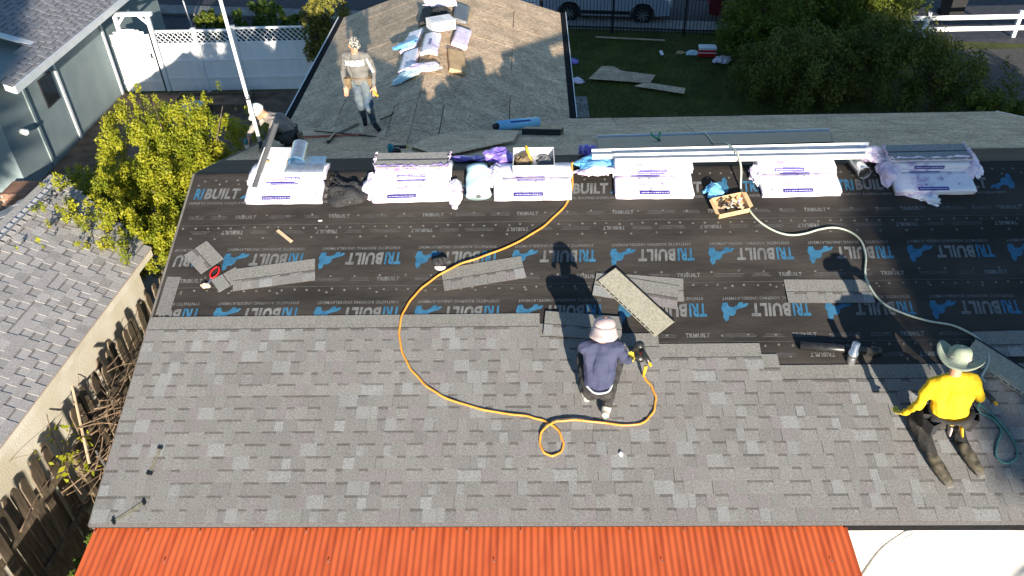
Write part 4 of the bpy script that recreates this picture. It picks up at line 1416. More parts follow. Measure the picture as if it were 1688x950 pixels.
def bundle(label, M, drape, seed, marks, group, mat=None, thick=.078):
    t = thing('shingle_bundle', label, 'shingle bundle', M, group)
    o = obj('wrapper', soft_bundle(t=thick, drape=drape, seed=seed), t)
    if mat:
        o.data.materials[0] = MT[mat]
    rs = random.Random(seed + 99)
    for kind, x, y, wd, ht in marks:
        if kind == 'f':     # on the long front face
            Ml = T(x, -.335 / 2 - .0075, y - drape * .15 * TN) @ RXm(PI / 2)
        else:               # on the top face
            Ml = T(x, y, thick + .0075 - drape * max(0, abs(y) - .02) * TN) @ RXm(0)
        dash_label(Ml, wd, ht, rs.random()).build('printed_label', ['label', 'labelw'], t)
    mb = MB()
    for i in range(7):      # small black print marks
        x, y = rs.uniform(-.45, .45), rs.uniform(-.14, .14)
        a, b = rs.choice(((.006, .03), (.02, .012), (.008, .012)))
        mb.add([(x, y, thick + .0085), (x + a, y, thick + .0085), (x + a, y + b, thick + .0085), (x, y + b, thick + .0085)], [(0, 1, 2, 3)], 0, T(0, 0, -drape * max(0, abs(y) - .02) * TN))
    mb.build('print_marks', 'blackplastic', t)
    return t


BG = 'shingle bundles stacked along the ridge'
SX = [-3.26, -1.60, -.016, 1.55, 3.42, 5.11]
near = ['below the metal coil', 'beside the black tool bag', 'below the open carton', 'below the left gutter ends', 'below the right gutter ends', 'at the far right']
for i, xc in enumerate(SX):
    lab = 'white shingle bundle flat on the front slope, ' + near[i]
    bundle(lab, MF @ T(xc, -.395, .014) @ RZm(random.uniform(-.02, .02)), 0, i * 7 + 1, [('t', -.28 + random.uniform(-.05, .1), -.158, .38, .058)] + ([('t', -.2, .10, .36, .03)] if i in (0, 2) else []), BG)
    nup = (2, 2, 1, 2, 2, 2)[i]
    for k in range(nup):
        word = 'lower' if k == 0 and nup > 1 else ('upper' if nup > 1 else 'single')
        lab = '%s white shingle bundle lying over the ridge, %s' % (word, near[i])
        marks = [('f', -.25 + random.uniform(-.04, .08), .012, .38, .044)]
        if i in (3, 4):
            marks.append(('f', -.22 + random.uniform(-.04, .06), .06, .36, .012))
        bundle(lab, T(xc + random.uniform(-.03, .03), -.075 + random.uniform(-.02, .02) - .0 * k, 4.702 + .072 * k) @ RZm(random.uniform(-.02, .02)), .75, i * 7 + 3 + k, marks, BG, None, .068)


# torn-open tops showing the grey shingles
def opened(label, xc, y, z, seed, rz=0.0, wd=.95):
    t = thing('opened_shingles', label, 'shingles', T(xc, y, z) @ RZm(rz) @ RXm(.10))
    c = (.30, .29, .27)
    mb = MB()
    for j in range(4):
        d = random.uniform(-.006, .006)
        mb.box((-wd / 2 + d, -.165 + d, j * .0085), (wd / 2 + d, .165 + d * .5, j * .0085 + .008), 0, None, (c[0] + .02 * (j % 2), c[1] + .02 * (j % 2), c[2] + .02 * (j % 2)))
    mb.build('shingle_stack', 'shingle', t)
    MB().box((-wd / 2 + .01, -.012, .0345), (wd / 2 - .01, .012, .0352)).build('sealant_line', 'tar', t)
    rs = random.Random(seed)
    for side in range(3):
        vs, fs = [], []
        n_ = 22
        for i in range(n_ + 1):
            u = i / n_
            if side == 0:
                p = Vector((-wd / 2 + wd * u, -.172, .0))
                o_ = Vector((0, rs.uniform(.01, .06), rs.uniform(.035, .055)))
            elif side == 1:
                p = Vector((wd / 2 + .006, -.17 + .34 * u, .0))
                o_ = Vector((rs.uniform(-.02, .04), 0, rs.uniform(.03, .075)))
            else:
                p = Vector((-wd / 2 - .006, -.17 + .34 * u, .0))
                o_ = Vector((rs.uniform(-.04, .02), 0, rs.uniform(.03, .075)))
            vs += [tuple(p), tuple(p + o_)]
        for i in range(n_):
            fs.append((2 * i, 2 * i + 2, 2 * i + 3, 2 * i + 1))
        MB().add(vs, fs).build('torn_wrap', 'purple' if side == 0 and seed == 1 else 'pinkwrap', t, True)
    return t


opened('grey shingles in a torn open wrapper beside the black tool bag', -1.60, -.055, 4.868, 1)
opened('grey shingles in a torn open wrapper at the far right', 5.10, -.05, 4.868, 2, .01, 1.02)


def film(name, label, M, r, mat, seed, group='torn wrapping film along the ridge', n=3):
    t = crumple(name, label, 'film', M, r, mat, seed, sub=3, group=group, rough_=.9)
    rs = random.Random(seed * 3 + 1)
    bm = bmesh.new()
    for k in range(n * 3):
        a = rs.uniform(0, 2 * PI)
        p = Vector((math.cos(a) * r[0] * .5, math.sin(a) * r[1] * .5, r[2] * .4))
        d = Vector((math.cos(a + rs.uniform(-.5, .5)) * r[0], math.sin(a) * r[1], 0)) * rs.uniform(.3, .9)
        s_ = Vector((-d.y, d.x, 0)).normalized() * rs.uniform(.03, .07)
        prev = None
        for j in range(6):
            u = j / 5
            c = p + d * u + Vector((0, 0, r[2] * .5 * math.sin(u * 5 + k) * (1 - u) - r[2] * .2 * u))
            q = [bm.verts.new(c - s_ * (1 - .5 * u)), bm.verts.new(c + Vector((0, 0, .02 * math.sin(j * 2.1)))), bm.verts.new(c + s_ * (1 - .5 * u))]
            if prev:
                bm.faces.new((prev[0], prev[1], q[1], q[0]))
                bm.faces.new((prev[1], prev[2], q[2], q[1]))
            prev = q
    m_ = bpy.data.meshes.new('film_tail')
    bm.to_mesh(m_)
    bm.free()
    m_.materials.append(MT[mat])
    tag(obj('film_tail', m_, t), kind='stuff')
    return t


film('torn_film', 'crumpled purple film heap behind the open carton of tools', T(-.45, .30, 4.66) @ RXm(-SL), (.22, .18, .13), 'purple', 11)
film('torn_film', 'flat purple film scrap like an open hand behind the pale blue roll', T(-.86, .62, 4.51) @ RXm(-SL), (.22, .13, .05), 'purple', 12)
film('torn_film', 'blue and purple film bunched between the tool carton and the gutters', T(.80, .02, 4.74), (.26, .16, .07), 'bluefilm', 13)
film('torn_film', 'pale pink film strip hanging between two stacks by the orange hose end', T(.80, -.14, 4.71), (.24, .10, .06), 'pinkwrap', 14)
film('torn_film', 'small purple film scrap at the left end of the grey flashing', T(.78, .86, 4.44) @ RXm(-SL), (.14, .12, .10), 'purple', 15)
film('torn_film', 'pinkish film bunch at the right end of the white gutters', T(4.46, .05, 4.76), (.20, .14, .10), 'pinkwrap', 16)
film('torn_film', 'low purple film scrap behind the torn open bundle', T(-1.35, .72, 4.47) @ RXm(-SL), (.30, .08, .03), 'purple', 17)
film('torn_film', 'white film tail hanging at the right end of the second stack', MF @ T(-1.04, -.42, .01), (.10, .22, .07), 'wrap', 18)
film('torn_film', 'white film flap below the bundle at the right end of the ridge', MF @ T(4.93, -.56, .01) @ RZm(-.5), (.22, .09, .05), 'wrap', 19)

film('torn_film', 'pink wrap flap at the left end of the second stack', MF @ T(-2.12, -.30, .02), (.10, .20, .10), 'pinkwrap', 81)
film('torn_film', 'pink wrap flap at the left end of the open carton stack', MF @ T(-.50, -.18, .03), (.12, .16, .10), 'pinkwrap', 82)
film('torn_film', 'loose pale wrap at the left end of the far right stack', MF @ T(4.58, -.22, .03), (.12, .18, .10), 'pinkwrap', 83)
film('torn_film', 'loose pale wrap at the right end of the far right stack', MF @ T(5.66, -.14, .04), (.11, .18, .11), 'pinkwrap', 84)
film('torn_film', 'pale wrap hanging from the stack under the right gutter ends', MF @ T(2.90, -.22, .03), (.08, .16, .09), 'wrap', 85)

# ================================================================== THINGS ALONG THE RIDGE
# white carton
ct = thing('white_carton', 'closed white carton lying on the leftmost bundle stack', 'carton', T(-3.44, -.05, 4.838) @ RXm(R(13)) @ RZm(-.05))
MB().box((-.185, -.25, 0), (.185, .25, .105)).build('box', 'carton', ct, bevel=.006)
MB().box((.10, -.24, 0.1055), (.118, .24, 0.1063)).box((.14, -.2, 0.1055), (.146, .2, 0.1063)).build('printed_stripe', 'pinkwrap', ct)
mb = MB()
for i in range(9):
    x, y = random.uniform(-.15, .05), random.uniform(.0, .2)
    mb.add([(x, y, 0.1062), (x + random.uniform(.02, .06), y, 0.1062), (x + .03, y + .006, 0.1062), (x, y + .006, 0.1062)], [(0, 1, 2, 3)])
mb.build('printed_text', 'print_faint', ct)
crumple('paper_scrap', 'small tan paper scrap on the closed white carton', 'scrap', T(-3.52, -.10, 4.918) @ RXm(R(13)), (.05, .04, .03), 'cardboard', 31)
mb = MB()
mb.box((-.03, 0, 0), (.03, 1.0, .003))
mb.box((-.03, 0, .003), (-.027, 1.0, .03))
mb.box((.027, 0, .003), (.03, 1.0, .03))
pa, pb_ = Vector((-3.585, -.55, 4.80)), Vector((-3.43, .28, 5.24))
dd = (pb_ - pa).normalized()
xx = dd.cross(Vector((0, 0, 1))).normalized()
zz = xx.cross(dd)
Mb = Matrix(((xx.x, dd.x, zz.x, pa.x), (xx.y, dd.y, zz.y, pa.y), (xx.z, dd.z, zz.z, pa.z), (0, 0, 0, 1)))
tag(mb.build('metal_channel', 'grey_metal', None, M=Mb), 'narrow blue grey metal channel leaning across the closed white carton', 'metal channel')
# coil of sheet metal and bent sheet
cl_ = thing('metal_coil', 'silver flashing coil with bright blue inside beside the closed carton', 'coil', T(-3.12, .04, 4.93))
vs, fs = [], []
n_ = 40
for i in range(n_ + 1):
    a = 2 * PI * 1.55 * i / n_
    r_ = .115 - .02 * i / n_
    for y in (-.17, .17):
        vs.append((r_ * math.cos(a - .4), y, r_ * math.sin(a - .4) + .03))
for i in range(n_):
    fs.append((2 * i, 2 * i + 1, 2 * i + 3, 2 * i + 2))
MB().add(vs, fs).build('roll', 'galv', cl_, True, RXm(R(14)))
vi = [(x * .96, y, (z - .03) * .96 + .03) for x, y, z in vs]
MB().add(vi, [tuple(reversed(f)) for f in fs]).build('blue_lining', 'bluefilm', cl_, True, RXm(R(14)))
vs, fs = [], []
for i in range(15):
    u = i / 14
    z = .05 * (1 - u) ** 3 + .012 * math.sin(u * 3)
    for y in (-.19, .15):
        vs.append((-.24 + .50 * u, y + .03 * u, z))
for i in range(14):
    fs.append((2 * i, 2 * i + 1, 2 * i + 3, 2 * i + 2))
so = MB().add(vs, fs).build('metal_sheet', 'galv', None, True, T(-3.02, -.10, 4.862) @ RXm(R(11)))
so.modifiers.new('thick', 'SOLIDIFY').thickness = .002
tag(so, 'curved silver metal sheet on the leftmost stack under the coil', 'metal sheet')

# black tool bag
bagM = MF @ T(-2.44, -.36, .01)
bg_ = crumple('tool_bag', 'crumpled black tool bag with straps left of the second stack', 'bag', bagM, (.24, .19, .12), 'blackfabric', 41, sub=4, rough_=1.1, jit=.03)
for k in range(9):
    a = random.uniform(PI * .6, PI * 1.6)
    p = Vector((.1 * math.cos(a), .08 * math.sin(a), .10))
    q = Vector((.30 * math.cos(a), .22 * math.sin(a) - .02, .015))
    MB().tube(spline([p, (p + q) * .5 + Vector((random.gauss(0, .05), random.gauss(0, .04), .05)), q], 4), .011, 6, 0, True, .35).build('strap', 'blackplastic' if k % 2 else 'blackfabric', bg_, True)
MB().tube([(.02, -.2, .0), (.05, -.205, .03)], .018, 8).build('tag', 'yellow', bg_)

# pale blue roll
pr_ = thing('wrapped_roll', 'pale blue wrapped roll lying down the slope left of the open carton', 'roll', MF @ T(-.73, -.30, .012) @ RZm(.06))
vs, fs = [], []
n_, k_ = 20, 9
for i in range(k_ + 1):
    u = i / k_
    for j in range(n_):
        a = 2 * PI * j / n_
        rx = .165 - .02 * u + .006 * math.sin(9 * u + 3 * math.cos(a))
        rz = .085 + .004 * math.sin(13 * u + 2 * a)
        vs.append((rx * math.cos(a) + .004 * math.sin(u * 17), -.24 + .50 * u, rz + rz * math.sin(a)))
for i in range(k_):
    for j in range(n_):
        fs.append((i * n_ + j, i * n_ + (j + 1) % n_, (i + 1) * n_ + (j + 1) % n_, (i + 1) * n_ + j))
fs += [tuple(range(n_ - 1, -1, -1)), tuple(k_ * n_ + j for j in range(n_))]
MB().add(vs, fs).build('roll', 'paleblue', pr_, True)
MB().tube([(0, -.2415, .085), (0, -.247, .085)], .035, 14).build('core_end', 'grey_metal', pr_)
for yy in (-.12, .12):
    MB().tube([(0, yy - .012, .086), (0, yy + .012, .086)], .158, 20, flat=.57, caps=False).build('band', 'carton', pr_, True) if False else None

# open carton of tools
oc = thing('open_carton', 'open white carton holding hand tools on the middle stack', 'carton', T(0, -.06, 4.785) @ RXm(R(8)))
for (a, b) in (((-.27, -.20, 0), (.27, -.194, .15)), ((-.27, .19, 0), (.27, .196, .15)), ((-.27, -.194, 0), (-.264, .19, .15)), ((.264, -.194, 0), (.27, .19, .15)), ((-.264, -.194, .0), (.264, .19, .006))):
    MB().box(a, b).build('side_panel' if b[2] > .1 else 'bottom_panel', 'carton', oc)
put = MB()
put_text(put, 'ROOFING NAILS', T(0, 0, 0), .15, .018, 0, .02) if False else put.box((.06, -.2012, .108), (.23, -.2005, .122))
put.box((.09, -.2012, .02), (.14, -.2005, .028)).box((.19, -.2012, .02), (.24, -.2005, .03))
put.build('printed_text', 'print_faint', oc)
cm_ = bpy.data.objects
crumple('tan_pouch', 'tan leather pouch inside the open carton', 'pouch', T(-.15, -.02, 4.805) @ RXm(R(8)), (.11, .13, .10), 'leather', 51)
ml = thing('hammer', 'yellow handled hammer standing in the open carton', 'hammer', T(-.04, -.05, 4.87) @ RXm(R(-35)) @ RYm(R(-18)))
MB().tube([(0, 0, -.06), (0, 0, .10), (0, 0, .19)], [.016, .02, .017], 10).build('handle', 'yellow', ml, True)
MB().tube([(0, 0, -.06), (0, 0, -.14)], .012, 8).build('shaft', 'galv', ml)
MB().box((-.06, -.014, -.165), (.06, .014, -.137)).build('head', 'blackplastic', ml, bevel=.005)
crumple('nail_heap', 'heap of dark coil nails in the right half of the open carton', 'nails', T(.14, -.02, 4.81) @ RXm(R(8)), (.11, .13, .065), 'grey_metal', 52)

# white gutters and grey flashing
for i, (xa, xb, y, z, lab) in enumerate(((1.06, 4.33, -.12, 4.862, 'white ten foot gutter nearest the viewer on top of two bundle stacks'), (.77, 4.40, .035, 4.858, 'white gutter behind the front one, sticking out at its left end'))):
    mb = MB()
    prof = [(-.065, .0), (.05, .0), (.065, .03), (.065, .07), (.05, .075), (.053, .068), (.058, .066), (.057, .034), (.045, .006), (-.060, .006), (-.060, .09), (-.065, .09)]
    mb.prism([(a, b) for a, b in prof][::-1], 0, xb - xa, 0, Matrix(((0, 0, 1, xa - (xa + xb) / 2), (-1, 0, 0, 0), (0, 1, 0, 0), (0, 0, 0, 1))))
    tag(mb.build('gutter', 'white_metal', None, M=T((xa + xb) / 2, y, z) @ RZm(-.004 + .012 * i) @ RYm(-.006)), lab, 'gutter', 'white gutters along the ridge')
fl = thing('flashing_sheet', 'long grey flashing sheet with white far edge behind the gutters', 'flashing', MBK @ T(2.75, 2.0, 0))
fv = [(-1.80, .78, .030), (1.72, .46, .030), (2.13, -.85, .034), (-1.72, -.52, .034)]
fv = [(x, -y, z) for x, y, z in fv]
MB().add(fv + [(x, y, z - .005) for x, y, z in fv], [(0, 1, 2, 3), (7, 6, 5, 4), (0, 4, 5, 1), (1, 5, 6, 2), (2, 6, 7, 3), (3, 7, 4, 0)]).build('sheet', 'grey_metal', fl)
MB().bar((-1.72, .535, .045), (2.13, .865, .045), .05, .03).build('hem', 'white_metal', fl)
MB().bar((-1.80, -.795, .03), (1.72, -.475, .03), .03, .05).build('near_edge', 'black_metal', fl)
sn = thing('tin_snips', 'green handled tin snips resting on the grey flashing', 'snips', MBK @ T(1.95, 2.05, .035) @ RZm(.3) @ RXm(R(25)) @ Matrix.Scale(1.5, 4))
for s_ in (-1, 1):
    MB().tube(spline([(0, 0, .015), (s_ * .03, .06, .015), (s_ * .055 + .02, .13, .015)], 4), .013, 8, flat=.6).build('handle', 'green', sn, True)
    MB().add([(s_ * .004, 0, .01), (s_ * .018, -.02, .01), (s_ * .002, -.10, .01), (s_ * .004, 0, .02), (s_ * .018, -.02, .02), (s_ * .002, -.10, .02)], [(0, 1, 2), (5, 4, 3), (0, 3, 4, 1), (1, 4, 5, 2), (2, 5, 3, 0)]).build('blade', 'blackplastic', sn)
dc = thing('duct_pipe', 'short silver duct pipe between the two right hand stacks', 'duct', T(4.19, -.12, 4.70))
a_ = [Vector((.0, .15, .07)), Vector((.01, .0, .075)), Vector((.05, -.22, .06))]
mb = MB().tube(spline(a_, 4), .078, 20, caps=False)
mb.build('pipe', 'galv', dc, True)
MB().tube([a_[2] + Vector((-.003, .02, 0)), a_[2] + Vector((0, -.004, 0))], .083, 20, caps=False).build('collar', 'white_metal', dc, True)
MB().tube(spline(a_, 4), .074, 20, caps=True).build('inside', 'blackplastic', dc, True, T(0, .05, 0))

# cardboard tray with scraps and blue film beside it
ty = thing('cardboard_tray', 'cardboard tray of brown scraps on the underlayment near the pale hose', 'tray', MF @ T(2.49, -.715, .012) @ RZm(R(14)))
W2, D2 = .20, .135
for (a, b) in (((-W2, -D2 - .004, 0), (W2, -D2, .085)), ((-W2, D2, 0), (W2, D2 + .004, .085)), ((-W2 - .004, -D2, 0), (-W2, D2, .085)), ((W2, -D2, 0), (W2 + .004, D2, .085)), ((-W2, -D2, 0), (W2, D2, .004))):
    MB().box(a, b).build('side_panel' if b[2] > .05 else 'bottom_panel', 'cardboard', ty)
for s_ in (-1, 1):
    MB().add([(s_ * W2, -D2, .085), (s_ * W2, D2, .085), (s_ * (W2 + .05), D2 * .8, .10), (s_ * (W2 + .05), -D2 * .9, .095)], [(0, 1, 2, 3)]).build('flap', 'cardboard', ty)
rs = random.Random(5)
for k in range(26):
    MB().box((-.045, -.014, -.004), (.045, .014, .004)).build('scrap', rs.choice(['cardboard', 'leather', 'lumber', 'blackfabric', 'carton']), ty, M=T(rs.uniform(-.14, .14), rs.uniform(-.09, .09), rs.uniform(.02, .10)) @ Euler((rs.uniform(-1, 1), rs.uniform(-1, 1), rs.uniform(0, 3))).to_matrix().to_4x4())
film('torn_film', 'bright blue film tuft behind the cardboard tray', MF @ T(2.33, -.47, .01), (.12, .11, .10), 'bluefilm', 20)

# nailers, black case and blue roll on the back slope


def nailer(label, M, accent):
    t = thing('nail_gun', label, 'nail gun', M @ Matrix.Scale(1.3, 4))
    MB().tube([(0, 0, .03), (0, 0, .14), (0, 0, .16)], [.036, .04, .03], 14).build('cylinder_head', accent, t, True)
    MB().tube([(0, 0, .04), (0, .005, -.06), (0, .01, -.10)], [.024, .018, .012], 10).build('nose', 'galv', t, True)
    MB().tube([(0, -.02, .12), (0, -.11, .12), (0, -.17, .115)], [.024, .02, .024], 10).build('handle', 'blackplastic', t, True)
    MB().tube([(.0, -.05, .012), (.0, -.05, .055)], .052, 16).build('coil_magazine', 'blackplastic', t, True)
    MB().box((-.012, -.06, .085), (.012, -.045, .105)).build('trigger', 'red', t)
    MB().tube([(0, -.17, .115), (0, -.205, .11)], .012, 8).build('air_fitting', 'yellow', t)
    return t


nailer('teal and black nail gun lying behind the second bundle stack', T(-2.02, .80, 4.53) @ RXm(-SL) @ RZm(1.9) @ RYm(R(62)) @ T(0, 0, 0), 'teal')
pd = thing('blue_roll', 'bright blue underlayment roll lying on the back slope', 'roll', Matrix.Translation(B(-.27, 3.80, .096)))
ax = (B(.14, 4.05, .085) - B(-.67, 3.44, .085))
ax = Vector((.82, .50, -.17)).normalized()
MB().tube([ax * -.42, ax * .42], .092, 22).build('roll', 'rollblue', pd, True)
MB().tube([ax * -.50, ax * -.421], [.05, .06], 16).build('core_end', 'blackplastic', pd, True)
tx = MB()
yv = Vector((0, -.62, .78)) - ax * Vector((0, -.62, .78)).dot(ax)
yv.normalize()
uv = yv.cross(ax) * -1
Mx = Matrix(((ax.x, uv.x, yv.x, 0), (ax.y, uv.y, yv.y, 0), (ax.z, uv.z, yv.z, 0), (0, 0, 0, 1)))
tx.box((-.2, -.015, .0915), (.22, .015, .093), 0, Mx)
tx.build('printed_band', 'label', pd)
ca_ = thing('tool_case', 'flat black tool case on the back slope below the blue roll', 'case', MBK @ T(.16, 3.22, .0) @ RZm(-.25))
MB().box((-.34, -.13, 0), (.34, .13, .055)).build('base', 'blackplastic', ca_, bevel=.012)
MB().box((-.34, -.13, .056), (.34, .13, .10)).build('lid', 'blackplastic', ca_, bevel=.012)
MB().tube(spline([(-.08, -.13, .05), (-.07, -.17, .05), (.07, -.17, .05), (.08, -.13, .05)], 3), .011, 6).build('handle', 'blackplastic', ca_)
lp = [(-1.66, 3.49), (-.24, 3.12), (-.31, 2.09), (-1.33, .79), (-1.88, 1.67)]
po = [((x + 1.08), -((y - 2.2) / CS)) for x, y in lp]
tag(MB().prism([(a, -b) for a, b in po][::1], .04, .052).build('loose_osb_sheet', 'osb', None, M=MBK @ T(-1.08, 2.2 / CS, 0) @ RYm(0)), 'cut sheathing board lying loose over the back slope behind the purple film', 'board')
tag(MB().bar(B(-1.88, 1.77, .02), B(-.3, 2.2, .02), .06, .038).build('batten', 'lumber'), 'short batten propping the loose sheathing board', 'batten')
hs_ = MB().tube(spline([B(x, v, .02) for x, v in ((-4.05, 3.2), (-3.39, 3.30), (-2.94, 3.30), (-2.5, 3.5), (-2.04, 3.45), (-1.75, 3.0), (-1.6, 2.6))], 8), .012, 8)
tag(hs_.build('air_hose', 'hose_red', None, True), 'thin red air hose across the shaded back slope', 'hose')
hs_ = MB().tube(spline([B(x, v, .02) for x, v in ((-4.0, 3.0), (-3.4, 3.18), (-2.9, 3.42), (-2.4, 3.3), (-2.0, 3.6), (-1.72, 3.3))], 8), .010, 8)
tag(hs_.build('air_hose', 'hose_red', None, True), 'second thin red hose crossing the first behind the standing worker', 'hose')
tag(MB().box((-.02, -.45, 0), (.02, .45, .05)).build('black_batten', 'blackplastic', None, M=MBK @ T(-3.42, 3.0, .0) @ RZm(.1)), 'short black batten on the back slope left of the standing worker', 'batten')
tag(MB().bar(B(-3.95, 3.9, .02), B(-2.2, 2.75, .02), .012, .02).build('chalk_batten', 'blackfabric'), 'long thin dark strip lying diagonally on the back slope', 'strip')
pry = thing('pry_bar', 'small dark pry bar on the wing beside the standing worker', 'pry bar', ML @ T((-2.57 - WXL) / CS, 3.50, .01))
MB().tube(spline([(-.12, 0, .012), (0, .02, .012), (.1, .05, .012), (.13, .1, .03)], 3), .012, 6).build('bar', 'iron', pry, True)
tag(MB().box((-.25, -.05, 0), (.25, .05, .012)).build('wood_offcut', 'osb_dark', None, M=ML @ T((-3.35 - WXL) / CS, 3.62, .0) @ RZm(.35)), 'dark board offcut at the left boot of the standing worker', 'offcut')

# ---- bundles and litter on the wing ridge
ZW = WZE + 2.76 * TN
WG = 'supplies on the ridge of the wing'


def wing_item(y, x, rz=0.0, h=0.0, side=0):
    z = ZW - abs(x - WXC) * TN
    tilt = (SL if x < WXC else -SL) if side else 0
    return T(x, y, z + h) @ RYm(-tilt if side else 0) @ RZm(rz)


for (x, y, rz, lab, mt) in ((-2.42, 5.85, PI / 2, 'white wrapped bundle on the left face of the wing ridge', None), (-1.52, 5.9, PI / 2 + .12, 'brown wrapped bundle on the right face of the wing ridge', 'cardboard'), (-2.5, 7.0, PI / 2 - .1, 'white wrapped bundle farther up the left face of the wing ridge', None), (-1.5, 7.2, PI / 2 - .05, 'pale pink wrapped bundle on the right face of the wing ridge', 'pinkwrap'), (-2.3, 8.4, PI / 2, 'dark wrapped bundle near the far end of the wing ridge', 'blackfabric'), (-1.6, 8.6, PI / 2, 'grey wrapped bundle near the far end of the wing ridge', 'grey_metal')):
    bundle(lab, wing_item(y, x, rz, .012, 1), 0, int(y * 10) + int(abs(x) * 7), [], WG, mt)
bundle('white wrapped bundle flat across the wing ridge below the carton', wing_item(6.2, WXC + .02, PI / 2, .12), .9, 77, [('t', -.2, -.02, .3, .04)], WG)
wc = thing('white_carton', 'white carton with black print on top of the wing ridge supplies', 'carton', T(WXC + .14, 7.15, ZW + .10) @ RZm(.42))
MB().box((-.26, -.20, 0), (.26, .20, .20)).build('box', 'carton', wc, bevel=.006)
MB().box((.10, -.2012, .14), (.22, -.2005, .16)).box((-.2, -.2012, .12), (-.16, -.2005, .14)).build('printed_text', 'blackplastic', wc)
MB().box((-.2, -.1, .2004), (.05, .12, .201)).build('printed_panel', 'trimgrey', wc)
film('torn_film', 'blue and white film heap at the near end of the wing ridge', wing_item(5.12, -2.35, .4, .02, 1), (.34, .17, .06), 'paleblue', 61, WG)
film('torn_film', 'white film sheet spread on the wing ridge near the blue film', wing_item(5.28, WXC - .02, 0, .02), (.30, .18, .05), 'wrap', 62, WG)
film('torn_film', 'bright blue film lying left of the white carton on the wing', wing_item(6.75, -2.62, 0, .10, 1), (.26, .14, .05), 'bluefilm', 63, WG)
film('torn_film', 'white film bundle at the far end of the wing ridge', wing_item(8.6, WXC, 0, .12), (.30, .3, .13), 'wrap', 64, WG)
crumple('black_jacket', 'crumpled black jacket at the far end of the wing ridge supplies', 'jacket', wing_item(8.05, WXC + .05, 0, .10), (.22, .2, .12), 'blackfabric', 65)

# ================================================================== LOOSE SHINGLES AND SMALL THINGS ON THE FRONT SLOPE
LS = [shingle_mesh(GREYS, PICK) for i in range(4)]


def loose(label, cx, cv, rz, mesh, h=.012, flip=False, name='loose_shingle', sx=1.0):
    M = MF @ T(cx, -cv, h) @ RZm(rz) @ (RXm(PI) @ T(0, 0, -.012) if flip else Matrix.Identity(4)) @ T(-.5 * sx, -.165, 0)
    return tag(obj(name, mesh, None, M), label, 'shingle', 'loose shingles on the underlayment')


loose('loose shingle left of the first half, lying above the red snips', -3.20, 1.68, R(8.5), LS[0])
half = shingle_mesh(GREYS, PICK, .40)
loose('short cut shingle piece near the left rake beside the red snips', -4.14, 1.40, R(-46), half, sx=.40)
small = shingle_mesh(GREYS, PICK, .22)
loose('small shingle offcut under the left end of the long loose shingle', -3.77, 1.74, R(-52), small, .010, sx=.22)
loose('loose shingle touching the orange hose beside the dark glove', -.63, 1.695, R(10.5), LS[1])
loose('loose shingle under the upside down one, fanned to the right', 1.27, 1.92, R(-6), LS[2])
loose('lower of the two fanned loose shingles beneath the upside down one', 1.20, 1.98, R(-12), LS[3], .024)
loose('loose shingle by the shadow of the worker in yellow', 3.47, 2.01, R(-1), LS[1])
loose('loose shingle at the right edge above the worker in yellow', 5.47, 2.74, R(1), LS[0])
# upside-down shingles with tar lines


def flipped(label, cx, cv, rz, L_=1.0):
    t = thing('upturned_shingle', label, 'shingle', MF @ T(cx, -cv, .034) @ RZm(rz), 'upside down shingles')
    MB().box((-L_ / 2, -.165, 0), (L_ / 2, .165, .007)).build('shingle', 'shingle_back', t)
    mb = MB()
    x = -L_ / 2 + .01
    while x < L_ / 2 - .06:
        mb.box((x, -.158, .0072), (x + .055, -.145, .0085))
        x += .075
    mb.build('tar_dashes', 'tar', t)
    MB().box((-L_ / 2, .142, .0072), (L_ / 2, .164, .0085)).build('tar_line', 'tar', t)
    MB().box((-L_ / 2, -.165, .0072), (-L_ / 2 + .006, .14, .008)).build('end_tar', 'tar', t)
    return t


flipped('upside down tan shingle with black tar lines lying diagonally above the worker in navy', 1.18, 2.13, R(-51))
flipped('upside down shingle with black tar lines at the right edge by the worker in yellow', 5.22, 3.14, R(-44))
# pieces being fitted beside the kneeling roofer
loose('loose shingle laid at the top row left of the worker in navy', .55, 2.47, R(-6), shingle_mesh(GREYS, PICK, .9), .034, sx=.9)
tag(MB().box((-.085, -.275, 0), (.085, .275, .004), 0, None, (.17, .165, .16)).build('flashing_patch', 'shingle', None, M=MF @ T(-4.45, -1.965, .010) @ RZm(-.02)), 'grey starter patch on the left rake above the finished rows', 'patch')


def strap(label, a, b):
    p, q = Vector((a[0], -a[1], 0)), Vector((b[0], -b[1], 0))
    d = q - p
    t = thing('roof_bracket', label, 'bracket', MF @ T(p.x, p.y, .024) @ RZm(math.atan2(d.y, d.x)), 'roof brackets')
    l = d.length
    MB().box((0, -.018, 0), (l, .018, .004)).build('strap', 'strap_steel', t)
    MB().box((-.012, -.028, 0), (.012, .028, .014)).build('hook', 'tar', t)
    MB().box((l - .01, -.03, 0), (l + .012, .03, .02)).build('hook', 'tar', t)
    return t


